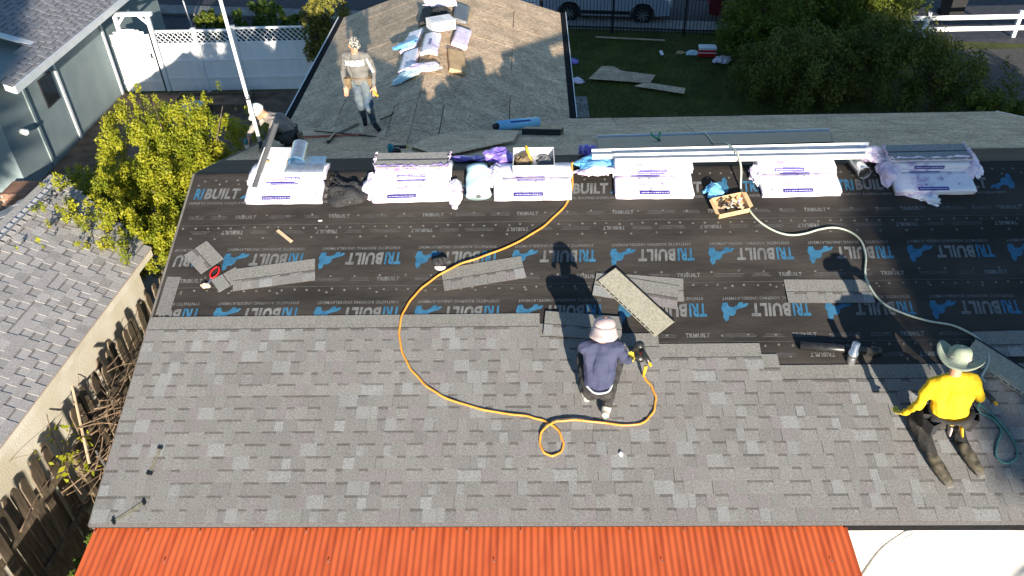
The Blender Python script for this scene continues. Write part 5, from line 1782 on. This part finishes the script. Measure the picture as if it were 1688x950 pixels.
strap('tan roof bracket lying near the left rake, upper of two', (-4.05, 3.94), (-4.09, 4.23))
strap('tan roof bracket in the lower left corner of the shingles', (-4.07, 4.54), (-4.33, 4.74))
tag(MB().box((-.14, -.02, 0), (.14, .02, .014)).build('wood_stick', 'lumber', None, M=MF @ T(-3.17, -1.085, .012) @ RZm(R(-41))), 'short wooden stick on the underlayment below the first stack', 'stick')
sn = thing('red_snips', 'red handled snips beside the cut shingle at left', 'snips', MF @ T(-3.96, -1.70, .012) @ RZm(-.25))
for s_ in (-1, 1):
    MB().tube(spline([(s_ * .006, -.03, .014), (s_ * .045, .03, .016), (s_ * .04, .10, .014), (s_ * .012, .15, .012)], 4), .011, 8).build('handle', 'red', sn, True)
    MB().box((s_ * .006 - .007, -.11, .008), (s_ * .006 + .007, -.02, .018)).build('blade', 'galv', sn)
crumple('work_glove', 'crumpled grey rag below the red handled snips', 'rag', MF @ T(-4.02, -1.83, .01), (.05, .04, .03), 'hat_band', 71)
gl = crumple('cap', 'dark and white cap lying at the end of the shingle by the orange hose', 'cap', MF @ T(-1.17, -1.52, .01), (.085, .07, .07), 'blackfabric', 72)
MB().prism([(.07 * math.cos(a) + .01, .055 * math.sin(a) - .075) for a in [PI + i * PI / 8 for i in range(9)]], .012, .018).build('peak', 'hat_white', gl)
crumple('paper_scrap', 'tiny white scrap on the finished shingles near the hose loop', 'scrap', MF @ T(.882, -4.032, .02), (.02, .028, .02), 'carton', 73)
crumple('paper_scrap', 'tiny white scrap on the top underlayment sheet', 'scrap', MF @ T(-2.75, -.84, .01), (.025, .01, .008), 'carton', 74)
bpipe = thing('plastic_pipe', 'black plastic drain pipe lying along the roof behind the vent', 'pipe', MF @ T(3.38, -2.80, .055))
MB().tube([(-.40, .035, .0), (.46, -.05, .0)], .05, 20, caps=True).build('pipe', 'blackplastic', bpipe, True)
MB().tube([(.36, -.04, 0), (.475, -.0515, 0)], .058, 20).build('coupling', 'blackplastic', bpipe, True)

# ================================================================== HOSES AND MAST
HO = [(0.501, 0.042), (0.508, 0.286), (0.427, 0.593), (0.186, 0.918), (-0.085, 1.145), (-0.387, 1.330), (-0.686, 1.474), (-0.980, 1.598), (-1.231, 1.775), (-1.404, 1.949), (-1.521, 2.147), (-1.582, 2.374), (-1.577, 2.605), (-1.493, 2.862), (-1.358, 3.080), (-1.176, 3.256), (-0.966, 3.385), (-0.694, 3.482), (-0.426, 3.549), (-0.161, 3.587), (0.023, 3.631), (0.134, 3.682), (0.231, 3.767), (0.279, 3.892), (0.257, 4.002), (0.159, 4.049), (0.064, 4.001), (0.034, 3.877), (0.074, 3.766), (0.167, 3.689), (0.299, 3.662), (0.495, 3.663), (0.755, 3.686), (1.015, 3.709), (1.161, 3.667), (1.262, 3.561), (1.302, 3.402), (1.276, 3.254), (1.205, 3.141)]
pts = []
for i, (x, v) in enumerate(HO):
    h = .030 if v > 2.3 else .022
    if 28 <= i <= 31:
        h = .055
    if i == 0:
        pts.append(F(.52, .02, .13))
        h = .11
    if i == 1:
        h = .05
    if abs(x + .6) < .6 and 1.4 < v < 1.7:
        h = .036
    pts.append(F(x, v, h))
pts += [F(1.19, 3.13, .08), F(1.20, 3.11, .17), F(1.205, 3.10, .22)]
ho = thing('air_hose', 'orange air hose looping over the roof to the nail gun of the worker in navy', 'hose', MF @ T(.5, -.04, 0))
hq = spline(pts, 7)
for i in range(4, len(hq) - 4):
    hq[i] = hq[i] + Vector((.004 * math.sin(i * .9) + .003 * math.sin(i * .37), .004 * math.cos(i * .71), 0))
MB().tube(hq, .0125, 10).build('tube', 'hose_orange', ho, True, (MF @ T(.5, -.04, 0)).inverted())
MB().tube([pts[-3], pts[-1]], .018, 10).build('coupling', 'yellow', ho, True, (MF @ T(.5, -.04, 0)).inverted())
H2 = [(2.675, 0.118), (2.680, 0.462), (2.715, 0.735), (2.818, 0.953), (2.981, 1.109), (3.156, 1.179), (3.345, 1.163), (3.545, 1.099), (3.737, 1.074), (3.909, 1.143), (4.010, 1.286), (4.015, 1.517), (3.946, 1.784), (3.966, 2.002), (4.060, 2.199), (4.267, 2.343), (4.517, 2.445), (4.743, 2.496), (4.889, 2.578), (5.004, 2.691), (5.049, 2.871), (4.988, 3.024), (4.875, 3.173)]
p2 = [B(2.80, 2.72, .05), B(2.78, 2.3, .05), B(2.70, 1.5, .07), Vector((2.60, .62, 4.72)), Vector((2.56, .20, 4.93)), Vector((2.60, .0, 4.965)), Vector((2.635, -.16, 4.955)), Vector((2.665, -.30, 4.83)), F(2.672, .40, .05)] + [F(x, v, .03 if v < 2.9 else .05) for x, v in H2[1:]] + [F(4.80, 3.30, .20)]
tag(MB().tube(spline(p2, 7), .0125, 10).build('air_hose', 'hose_pale', None, True), 'pale green air hose running over the gutters and down to the worker in yellow', 'hose')
H3 = [(4.690, 3.52), (4.720, 3.572), (4.834, 3.658), (4.891, 3.797), (4.796, 3.953), (4.748, 4.087), (4.817, 4.160), (4.939, 4.107), (4.983, 3.974), (4.939, 3.783), (4.862, 3.630), (4.759, 3.487), (4.66, 3.40)]
p3 = [F(x, v, .034 if 0 < i < 12 else (.22 if i == 0 else .16)) for i, (x, v) in enumerate(H3)]
h3 = thing('air_hose', 'dark teal whip hose looped beside the worker in yellow', 'hose', MF @ T(4.8, -3.9, 0))
MB().tube(spline(p3, 7), .011, 10).build('tube', 'hose_teal', h3, True, (MF @ T(4.8, -3.9, 0)).inverted())
MB().tube([p3[0] + Vector((-.09, .0, .03)), p3[0]], .014, 10).build('fitting', 'galv', h3, True, (MF @ T(4.8, -3.9, 0)).inverted())
ms = thing('mast', 'tall white mast standing on the left end of the back slope', 'mast', T(-4.27, 1.82, 4.08))
MB().tube([(0, 0, .16), (-.03, 0, .9), (-.033, 0, .902), (-.12, .02, 3.4)], [.03, .03, .027, .025], 12).build('tube', 'white_metal', ms, True)
MB().tube([(0, 0, -.02), (0, 0, .17)], .036, 12).build('foot', 'blackplastic', ms, True)
MB().tube([(-.028, 0, .86), (-.03, 0, .92)], .034, 12).build('joint_ring', 'galv', ms, True)
tag(MB().tube([(-12.2, 19.0, 0), (-12.45, 19.2, 2.2)], .025, 8).build('garden_stake', 'trimgrey'), 'thin pale stake standing beyond the lattice fence', 'stake')


# ================================================================== PEOPLE
def capsule(mb, a, b, ra, rb, n=10, sq=1.0):
    a, b = Vector(a), Vector(b)
    d = b - a
    L_ = max(d.length, 1e-5)
    t = d / L_
    pts_, rad = [], []
    for i in range(5):
        th = PI / 2 * (1 - i / 4)
        pts_.append(a - t * ra * math.sin(th))
        rad.append(max(ra * math.cos(th), .0015))
    for i in range(5):
        th = PI / 2 * i / 4
        pts_.append(b + t * rb * math.sin(th))
        rad.append(max(rb * math.cos(th), .0015))
    mb.tube(pts_, rad, n, 0, True)


def ellipsoid(mb, c, r, M=None, n=12):
    vs, fs = [], []
    for i in range(n + 1):
        th = PI * i / n
        for j in range(n):
            ph = 2 * PI * j / n
            vs.append((r[0] * math.sin(th) * math.cos(ph) + 1e-6 * i, r[1] * math.sin(th) * math.sin(ph), r[2] * math.cos(th)))
    for i in range(n):
        for j in range(n):
            fs.append((i * n + j, (i + 1) * n + j, (i + 1) * n + (j + 1) % n, i * n + (j + 1) % n))
    mb.add(vs, fs, 0, Matrix.Translation(c) @ (M if M is not None else Matrix.Identity(4)))


def frame(z, x):
    """rotation whose z axis is z and whose x axis is close to x"""
    z = Vector(z).normalized()
    x = Vector(x)
    x = (x - z * x.dot(z)).normalized()
    y = z.cross(x)
    return Matrix(((x.x, y.x, z.x, 0), (x.y, y.y, z.y, 0), (x.z, y.z, z.z, 0), (0, 0, 0, 1)))


def person(label, J, face, mats, zones, base, voxel=.0085, curl=.6, girth=1.0, baggy=1.0, boot=1.0, bootf=.90, wr_seed=1):
    """J: joints in world space. One continuous body surface; zones maps bone groups to material slots"""
    t = thing('person', label, 'person', Matrix.Translation(base))
    J = {k: Vector(v) for k, v in J.items()}
    bones = []

    def bone(g_, a, b, ra, rb):
        bones.append((g_, Vector(a), Vector(b), ra, rb))
    up = (J['neck'] - J['pel']).normalized()
    rt = (J['shR'] - J['shL']).normalized()
    fw_ = Vector(face).normalized()
    bone('torso', J['pel'] + up * .03, J['chest'], .118 * girth, .135 * girth)
    bone('torso', J['chest'], J['neck'] - up * .06, .13 * girth, .085)
    for s_ in 'LR':
        sh, hi = J['sh' + s_], J['hi' + s_]
        inn = (J['neck'] - sh).normalized()
        bone('torso', sh + inn * .07 - up * .04, hi.lerp(J['pel'], .25) + up * .10, .092 * girth, .095 * girth)
        bone('torso', sh, J['neck'] - up * .045, .066, .062)
        bone('sleeve', sh, J['el' + s_], .066 * girth, .050)
        bone('sleeve', J['el' + s_], J['el' + s_].lerp(J['ha' + s_], .82), .050, .036)
        bone('skinarm', J['el' + s_].lerp(J['ha' + s_], .80), J['ha' + s_], .029, .027)
        bone('hip', hi.lerp(J['pel'], .5), hi, .105, .098)
        bone('thigh', hi, J['kn' + s_], .098 * baggy, .072 * baggy)
        bone('shin', J['kn' + s_], J['an' + s_], .068 * baggy, .050 * baggy)
        an, to = J['an' + s_], J['to' + s_]
        d = (to - an)
        bone('foot', an - d.normalized() * .035, an + d * .35, .046 * boot, .046 * boot)
        bone('foot', an + d * .3, to, .050 * boot, .042 * boot)
        bone('footl', an, J['kn' + s_].lerp(an, bootf), .05, .052)
        # hand: palm, four fingers, thumb
        fd = (J['ha' + s_] - J['el' + s_]).normalized()
        if ('hd' + s_) in J:
            fd = J['hd' + s_].normalized()
        side = rt * (1 if s_ == 'L' else -1)
        side = (side - fd * side.dot(fd)).normalized()
        pn = fd.cross(side).normalized()
        if pn.dot(fw_) > 0:
            pn = -pn
        w0 = J['ha' + s_]
        for q in (-.024, 0.0, .024):
            bone('hand', w0 + fd * .01 + side * q * .8, w0 + fd * .085 + side * q, .016, .0145)
        for k_, (q, ln) in enumerate(((-.033, .062), (-.011, .075), (.011, .08), (.033, .072))):
            b0 = w0 + fd * .088 + side * q
            b1 = b0 + (fd * math.cos(curl * .6) - pn * math.sin(curl * .6)) * ln * .55
            b2 = b1 + (fd * math.cos(curl * 1.5) - pn * math.sin(curl * 1.5)) * ln * .5
            bone('hand', b0, b1, .0098, .009)
            bone('hand', b1, b2, .009, .0078)
        b0 = w0 + fd * .03 + side * .03
        b1 = b0 + (side * .7 + fd * .6 - pn * .3).normalized() * .042
        b2 = b1 + (fd * .9 - pn * .4 + side * .1).normalized() * .032
        bone('hand', b0, b1, .0125, .0105)
        bone('hand', b1, b2, .0105, .0085)
    bone('neck', J['neck'] - up * .03, J['head'] - fw_ * .01, .056, .058)
    hz = (J['head'] - J['neck']).normalized()
    if 'hup' in J:
        hz = J['hup'].normalized()
    Rh = frame(hz, fw_)
    hd = J['head']
    mb = MB()
    for g_, a, b, ra, rb in bones:
        capsule(mb, a, b, ra, rb)
    ellipsoid(mb, hd, (.098, .078, .118), Rh)
    fx, fy, fz = Rh.to_3x3() @ Vector((1, 0, 0)), Rh.to_3x3() @ Vector((0, 1, 0)), Rh.to_3x3() @ Vector((0, 0, 1))
    capsule(mb, hd + fx * .05 - fz * .085, hd + fx * .02 - fz * .07, .045, .06)      # jaw
    capsule(mb, hd + fx * .098 + fz * .005, hd + fx * .112 - fz * .030, .010, .015)   # nose
    capsule(mb, hd + fx * .088 + fz * .028 + fy * .03, hd + fx * .088 + fz * .028 - fy * .03, .014, .014)
    capsule(mb, hd + fx * .094 - fz * .062 + fy * .018, hd + fx * .094 - fz * .062 - fy * .018, .010, .010)
    for s_ in (-1, 1):
        capsule(mb, hd + fy * s_ * .082 + fz * .012, hd + fy * s_ * .082 - fz * .028, .015, .011)
    tmp = mb.build('tmp', 'skin')
    rm = tmp.modifiers.new('r', 'REMESH')
    rm.mode = 'VOXEL'
    rm.voxel_size = voxel
    sm = tmp.modifiers.new('s', 'SMOOTH')
    sm.factor = .5
    sm.iterations = 3
    dg = bpy.context.evaluated_depsgraph_get()
    me = bpy.data.meshes.new_from_object(tmp.evaluated_get(dg))
    bpy.data.objects.remove(tmp)
    n_ = len(me.vertices)
    co = np.empty(n_ * 3)
    me.vertices.foreach_get('co', co)
    co = co.reshape(-1, 3)
    names = ['torso', 'sleeve', 'skinarm', 'hip', 'thigh', 'shin', 'foot', 'footl', 'hand', 'neck']
    best = np.full(n_, 1e9)
    lab = np.zeros(n_, int)
    par = np.zeros(n_)
    for g_, a, b, ra, rb in bones:
        a_, b_ = np.array(a), np.array(b)
        ab = b_ - a_
        u = np.clip(((co - a_) @ ab) / (ab @ ab + 1e-9), 0, 1)
        d = np.linalg.norm(co - (a_ + u[:, None] * ab), axis=1) - (ra + (rb - ra) * u)
        m_ = d < best
        best[m_] = d[m_]
        lab[m_] = names.index(g_)
    hdist = np.linalg.norm(co - np.array(hd), axis=1) - .105
    lab[hdist < best] = 9
    # cloth folds
    rs = np.random.default_rng(wr_seed)
    nm = np.empty(n_ * 3)
    me.vertices.foreach_get('normal', nm)
    nm = nm.reshape(-1, 3)
    cloth = np.isin(lab, [0, 1, 3, 4, 5])
    f_ = np.zeros(n_)
    for _ in range(7):
        k_ = rs.normal(size=3) * 17
        k_[2] *= 1.6
        f_ += np.sin(co @ k_ + rs.uniform(0, 6) + 1.5 * np.sin(co @ rs.normal(size=3) * 9))
    f2 = np.zeros(n_)
    for _ in range(5):
        k_ = rs.normal(size=3) * 13
        f2 += 1 - 2.2 * np.abs(np.sin(co @ k_ + rs.uniform(0, 6) + 1.2 * np.sin(co @ rs.normal(size=3) * 7)))
    co2 = co + nm * (cloth * (f_ * .0020 + f2 * .0024 + .005))[:, None]
    me.vertices.foreach_set('co', (co2 - np.array(base)).ravel())
    me.materials.clear()
    for m_ in mats:
        me.materials.append(MT[m_])
    np_ = len(me.polygons)
    lv = np.empty(len(me.loops), int)
    me.loops.foreach_get('vertex_index', lv)
    ls = np.empty(np_, int)
    me.polygons.foreach_get('loop_start', ls)
    zi = np.array([zones[k_] for k_ in names])
    me.polygons.foreach_set('material_index', zi[lab[lv[ls]]])
    me.polygons.foreach_set('use_smooth', [True] * np_)
    me.update()
    body = obj('body', me, t)
    return t, Rh, hd - Vector(base), fx, fy, fz, J


def off(base):
    return T(*(-Vector(base)))


Z0 = dict(torso=0, sleeve=0, skinarm=0, hip=1, thigh=1, shin=1, foot=2, footl=2, hand=3, neck=4)

# ---- worker in navy, squatting with back to the viewer
J1 = dict(pel=(.655, -3.36, 3.93), chest=(.678, -3.28, 4.235), neck=(.685, -3.20, 4.46), head=(.712, -3.135, 4.60),
          shL=(.50, -3.235, 4.405), shR=(.862, -3.235, 4.40), elL=(.53, -3.0, 4.19), haL=(.66, -2.84, 4.0), elR=(.935, -3.12, 4.14), haR=(1.035, -2.97, 3.96),
          hiL=(.575, -3.37, 3.905), hiR=(.74, -3.37, 3.905), knL=(.50, -3.02, 4.06), knR=(.885, -3.06, 4.06), anL=(.545, -3.24, 3.70), anR=(.745, -3.43, 3.645), toL=(.52, -3.09, 3.69), toR=(.77, -3.27, 3.64),
          hdR=(.25, .9, -.35), hup=(.05, .38, .92))
base1 = F(.64, 3.42)
p1, Rh, hc, fx, fy, fz, JJ = person('worker in navy shirt and beige neck flap cap squatting with a nail gun', J1, (.15, .92, -.35), ['navy', 'darktrouser', 'shoe_white', 'glove', 'skin'], Z0, base1, wr_seed=3, curl=1.0, girth=.92)


def cap_shape(parent, hc, Rh, r, mat, peak=.09, flap=0.0, name='cap', tall=.10, peak_mat=None, lift=.012):
    M = Matrix.Translation(hc) @ Rh
    vs, fs = [], []
    n_, k_ = 20, 7
    for i in range(k_ + 1):
        th = PI / 2 * i / k_
        for j in range(n_):
            a = 2 * PI * j / n_
            rr = math.cos(th) ** .75 if i < k_ else .02
            vs.append(((r + .022) * rr * math.cos(a), r * rr * math.sin(a), lift + tall * 1.12 * math.sin(th) + .003 * math.sin(5 * a + i)))
    for i in range(k_):
        for j in range(n_):
            fs.append((i * n_ + j, i * n_ + (j + 1) % n_, (i + 1) * n_ + (j + 1) % n_, (i + 1) * n_ + j))
    o = MB().add(vs, fs).build(name, mat, parent, True, M)
    o.modifiers.new('thick', 'SOLIDIFY').thickness = .004
    if peak:
        vs, fs = [], []
        for i in range(9):
            a = -1.15 + 2.3 * i / 8
            for q in (0, .5, 1):
                vs.append(((r + .018) * math.cos(a) + peak * q * math.cos(a * .55), r * math.sin(a) * (1 + .05 * q), .010 + lift - .012 * q * q - .012 * q * abs(a) / 1.15))
        for i in range(8):
            for q in range(2):
                fs.append((3 * i + q, 3 * i + q + 1, 3 * i + q + 4, 3 * i + q + 3))
        b = MB().add(vs, fs).build('peak', peak_mat or mat, parent, True, M)
        b.modifiers.new('thick', 'SOLIDIFY').thickness = .004
    if flap:
        vs, fs = [], []
        nn = 17
        for i in range(nn):
            a = PI * .42 + PI * 1.16 * i / (nn - 1)
            for q in range(5):
                u = q / 4
                rr = 1 + .20 * u + .28 * u * u + .06 * u * math.sin(5 * a)
                vs.append(((r + .022) * math.cos(a) * rr - .02 * u, r * math.sin(a) * (1 + .30 * u + .05 * u * math.sin(4 * a)), .02 - flap * u))
        for i in range(nn - 1):
            for q in range(4):
                fs.append((5 * i + q, 5 * i + q + 1, 5 * i + q + 6, 5 * i + q + 5))
        b = MB().add(vs, fs).build('neck_flap', mat, parent, True, M)
        b.modifiers.new('thick', 'SOLIDIFY').thickness = .005
    return o


cap_shape(p1, hc, Rh, .114, 'hat_beige', .06, .115, 'cap', .085)
MB().tube(spline([Vector(q) - base1 for q in ((.53, -3.39, 4.005), (.60, -3.475, 3.99), (.68, -3.49, 3.99), (.76, -3.455, 3.99), (.80, -3.37, 4.005))], 5), .012, 8, flat=.7).build('shirt_hem', 'trimgrey', p1, True)
nailer('black nail gun held by the worker in navy', Matrix.Translation(F(1.12, 2.90, .15)) @ RZm(.45) @ RXm(R(18)), 'blackplastic')

# ---- worker in yellow, kneeling
J2 = dict(pel=(4.19, -3.73, 3.87), chest=(4.13, -3.74, 4.19), neck=(4.10, -3.69, 4.41), head=(4.125, -3.63, 4.545),
          shL=(3.90, -3.73, 4.315), shR=(4.315, -3.68, 4.325), elL=(3.845, -3.73, 4.03), haL=(3.80, -3.61, 3.79), elR=(4.47, -3.66, 4.06), haR=(4.53, -3.46, 3.90),
          hiL=(4.08, -3.76, 3.85), hiR=(4.29, -3.75, 3.85), knL=(3.98, -3.53, 3.63), knR=(4.37, -3.42, 3.66), anL=(4.07, -3.95, 3.465), anR=(4.42, -3.85, 3.50), toL=(4.15, -4.15, 3.375), toR=(4.495, -4.05, 3.41), hup=(.1, .30, .95), hdL=(-.2, .75, -.65), hdR=(0, .9, -.4))
base2 = F(4.25, 4.05)
p2_, Rh, hc, fx, fy, fz, JJ = person('worker in yellow sweatshirt and wide brimmed sage hat kneeling on the shingles', J2, (.45, .80, -.35), ['yellowcloth', 'dustytrouser', 'boot_tan', 'glove', 'skin'], Z0, base2, wr_seed=5, curl=.8, girth=1.06, baggy=1.22, boot=1.35, bootf=.86)
Mh = Matrix.Translation(hc) @ Rh
vs, fs = [], []
n_ = 36
prof = [(.215, .012), (.18, .006), (.14, .004), (.108, .010), (.104, .045), (.098, .085), (.078, .115), (.045, .128), (.004, .13)]
for i, (r_, z) in enumerate(prof):
    for j in range(n_):
        a = 2 * PI * j / n_
        zz_ = z
        if i < 3:
            wv_ = (3 - i) / 3
            zz_ += wv_ * (.085 * max(0, math.sin(a + .3)) ** 2 - .035 * math.cos(2 * a + .6) + .012 * math.sin(3 * a)) - .02 * wv_
        vs.append((r_ * 1.08 * math.cos(a), r_ * math.sin(a), zz_ + .02))
for i in range(len(prof) - 1):
    for j in range(n_):
        fs.append((i * n_ + j, i * n_ + (j + 1) % n_, (i + 1) * n_ + (j + 1) % n_, (i + 1) * n_ + j))
ht_ = MB().add(vs, fs).build('hat', 'hat_sage', p2_, True, Mh)
ht_.modifiers.new('thick', 'SOLIDIFY').thickness = .005
MB().tube([(0, 0, .034), (0, 0, .056)], .112, 24, caps=False).build('hat_band', 'hat_band', ht_, True)
for q in 'LR':
    a_, b_ = JJ['an' + q] + Vector((0, -.045, -.012)), JJ['to' + q] + Vector((0, -.04, -.0))
    MB().tube(spline([a_ - (b_ - a_) * .25, a_, b_, b_ + (b_ - a_) * .2], 3), [.026, .034, .04, .038, .036, .040, .046, .048, .04, .026], 10, flat=.45).build('boot_sole', 'trim_dull', p2_, True, off(base2))


def rel(b, p):
    return Vector(p) - Vector(b)


mb = MB()
ring = []
pc_, ux, uy = Vector((4.19, -3.735, 3.955)), Vector((1, .05, 0)), Vector((0, 1, .12))
for i in range(25):
    a = 2 * PI * i / 24
    ring.append(rel(base2, pc_ + ux * .205 * math.cos(a) + uy * .155 * math.sin(a)))
mb.tube(ring, .030, 8, flat=.45)
mb.build('tool_belt', 'blackfabric', p2_, True)
for k, (a, sx_, mt, dz) in enumerate(((2.9, .15, 'blackfabric', -.10), (3.55, .15, 'blackfabric', -.12), (5.9, .12, 'blackfabric', -.10), (6.4, .12, 'blackfabric', -.10))):
    q = pc_ + ux * .222 * math.cos(a) + uy * .172 * math.sin(a)
    out = (ux * math.cos(a) + uy * math.sin(a)).normalized()
    Mq = Matrix.Translation(rel(base2, q) + Vector((0, 0, dz))) @ frame((out * .10 + Vector((0, 0, 1))), ux * -math.sin(a) + uy * math.cos(a))
    w2 = sx_ / 2
    pm_ = MB()
    pm_.add([(-w2 * .8, -.03, -.10), (w2 * .8, -.03, -.10), (w2 * .8, .03, -.10), (-w2 * .8, .03, -.10), (-w2, -.045, .09), (w2, -.045, .09), (w2, .05, .09), (-w2, .05, .09), (-w2 * .85, -.03, .03), (w2 * .85, -.03, .03), (w2 * .85, .035, .03), (-w2 * .85, .035, .03)],
            [(3, 2, 1, 0), (0, 1, 5, 4), (1, 2, 6, 5), (2, 3, 7, 6), (3, 0, 4, 7), (8, 9, 10, 11), (4, 5, 9, 8), (5, 6, 10, 9), (6, 7, 11, 10), (7, 4, 8, 11)])
    pm_.build('tool_pouch', mt, p2_, M=Mq, bevel=.008)
MB().tube([rel(base2, (4.13, -3.92, 3.90)), rel(base2, (4.14, -3.91, 3.80))], [.03, .035], 8, flat=.4).build('rag', 'hat_beige', p2_, True)
MB().tube([rel(base2, (4.23, -3.92, 3.90)), rel(base2, (4.26, -3.93, 3.80))], [.035, .03], 8, flat=.4).build('yellow_tape', 'yellow', p2_, True)
nailer('dark nail gun in front of the worker in yellow at the right hip', Matrix.Translation(F(4.62, 3.42, .15)) @ RZm(.6) @ RXm(R(15)), 'blackplastic')

# ---- standing worker on the wing
J3 = dict(pel=(-2.89, 3.30, 4.585), chest=(-2.905, 3.25, 4.895), neck=(-2.895, 3.20, 5.105), head=(-2.875, 3.155, 5.255),
          shL=(-3.08, 3.275, 5.02), shR=(-2.71, 3.205, 5.045), elL=(-3.165, 3.36, 4.745), haL=(-3.145, 3.22, 4.515), elR=(-2.635, 3.26, 4.775), haR=(-2.63, 3.07, 4.575),
          hiL=(-2.975, 3.315, 4.55), hiR=(-2.805, 3.285, 4.555), knL=(-2.945, 3.31, 4.13), knR=(-2.76, 3.09, 4.185), anL=(-2.985, 3.60, 3.79), anR=(-2.755, 3.24, 3.83), toL=(-2.955, 3.47, 3.70), toR=(-2.645, 3.09, 3.775), hup=(.14, -.28, .95), hdL=(.12, -.2, -1), hdR=(.1, -.3, -1))
base3 = Vector((-2.9, 3.4, WZE + (-2.9 - WXL) * TN))
Z3 = dict(Z0)
p3_, Rh, hc, fx, fy, fz, JJ = person('worker in grey lettered sweatshirt, jeans and camouflage cap standing on the wing', J3, (.5, -.8, -.4), ['greycloth', 'jeans', 'boot_black', 'skin', 'skin', 'boot_black'], dict(Z3, shin=1, footl=2), base3, wr_seed=9, curl=.5, bootf=.35)
cap_shape(p3_, hc, Rh, .09, 'camo', .05, 0, 'cap', .085, None, .036)
for s_ in (-1, 1):
    ey = MB()
    ellipsoid(ey, hc + fx * .090 + fy * s_ * .032 + fz * .008, (.010, .012, .007), Rh, 8)
    ey.build('eye', 'hair', p3_, True)
mo = MB()
ellipsoid(mo, hc + fx * .100 - fz * .062, (.006, .024, .005), Rh, 8)
mo.build('mouth', 'hat_beige', p3_, True)
# chest lettering wraps the sweatshirt front
pl = MB()
put_text(pl, 'RAIDERS', T(-.15, 0, 0), .30, .10, 0, .05)
bv = bpy.data.objects.get('body')
Mc = Matrix.Translation(Vector((-2.90, 3.245, 4.915)) - base3)
vv = []
for x, y, z in pl.v:
    a = x / .17
    vv.append(tuple(Mc @ Vector((math.sin(a) * .20, -.162 + .13 * (1 - math.cos(a)) - .03 * y, y))))
pl.v = vv
pl.build('chest_lettering', 'labelw', p3_)
pl = MB()
put_text(pl, 'RAIDERS', T(0, -.02, 0), .27, .04, 0, .03)
A_, B_ = Vector((-2.70, 3.135, 5.02)) - base3, Vector((-2.625, 3.185, 4.77)) - base3
vv = []
for x, y, z in pl.v:
    c = A_.lerp(B_, x / .27)
    vv.append(tuple(c + Vector((y * .95, -.012 + abs(y) * .3, y * .25))))
pl.v = vv
pl.build('sleeve_lettering', 'labelw', p3_)
ring = []
for i in range(25):
    a = 2 * PI * i / 24
    ring.append(Vector((-2.90 + .185 * math.cos(a), 3.31 + .14 * math.sin(a), 4.66)) - base3)
MB().tube(ring, .026, 8, flat=.4).build('tool_belt', 'leather', p3_, True)
for (x, y, mt) in ((-3.09, 3.26, 'leather'), (-2.70, 3.25, 'leather')):
    MB().add([(-.05, -.05, -.13), (.05, -.05, -.13), (.05, .05, -.13), (-.05, .05, -.13), (-.06, -.07, .06), (.06, -.07, .06), (.06, .06, .06), (-.06, .06, .06)], [(3, 2, 1, 0), (0, 1, 5, 4), (1, 2, 6, 5), (2, 3, 7, 6), (3, 0, 4, 7), (4, 5, 6, 7)]).build('tool_pouch', mt, p3_, M=T(x - base3.x, y - base3.y, 4.60 - base3.z), bevel=.012)
tag(MB().tube([(-2.63, 3.02, 4.50), (-2.56, 2.94, 4.46)], .017, 8).build('utility_knife', 'yellow'), 'small yellow knife in the right hand of the standing worker', 'knife')

# ---- worker with white cap crouching at the left rake
J4 = dict(pel=(-3.90, 2.30, 4.20), chest=(-4.03, 2.16, 4.43), neck=(-4.17, 2.08, 4.56), head=(-4.27, 2.03, 4.645),
          shL=(-4.23, 2.18, 4.48), shR=(-4.02, 1.93, 4.50), elL=(-4.42, 2.06, 4.36), haL=(-4.49, 1.97, 4.25), elR=(-4.10, 1.80, 4.30), haR=(-4.24, 1.78, 4.14),
          hiL=(-3.90, 2.36, 4.18), hiR=(-3.84, 2.20, 4.17), knL=(-4.08, 2.12, 4.16), knR=(-3.92, 1.88, 4.25), anL=(-3.98, 2.42, 3.98), anR=(-3.80, 2.14, 4.06), toL=(-4.10, 2.34, 3.96), toR=(-3.96, 2.08, 4.05), hup=(-.45, -.35, .82), hdL=(-.2, -.2, -1))
base4 = B(-3.9, 2.4)
p4_, Rh, hc, fx, fy, fz, JJ = person('worker in dusty grey shirt and white cap crouching at the left rake by the mast', J4, (-.75, -.25, -.55), ['greyshirt2', 'darktrouser', 'boot_black', 'skin', 'skin'], Z0, base4, wr_seed=12, curl=.9, bootf=.7)
cap_shape(p4_, hc, Rh, .102, 'hat_white', .07, 0, 'cap', .12)
for s_ in (-1, 1):
    ey = MB()
    ellipsoid(ey, hc + fx * .090 + fy * s_ * .032 + fz * .008, (.010, .012, .007), Rh, 8)
    ey.build('eye', 'hair', p4_, True)
MB().tube([Vector((-3.72, 2.12, 4.23)) - base4, Vector((-3.70, 2.10, 4.02)) - base4], [.08, .06], 10, flat=.6).build('tool_pouch', 'leather', p4_, True)
bt = thing('caulk_bottle', 'teal and white bottle held by the crouching worker at the rake', 'bottle', T(-4.54, 1.94, 4.06))
MB().lathe([(.034, 0), (.034, .06), (.034, .075)], 14).build('label_part', 'carton', bt, True)
MB().lathe([(.0345, .076), (.0345, .13), (.02, .15), (.012, .17)], 14).build('cap_part', 'teal', bt, True)
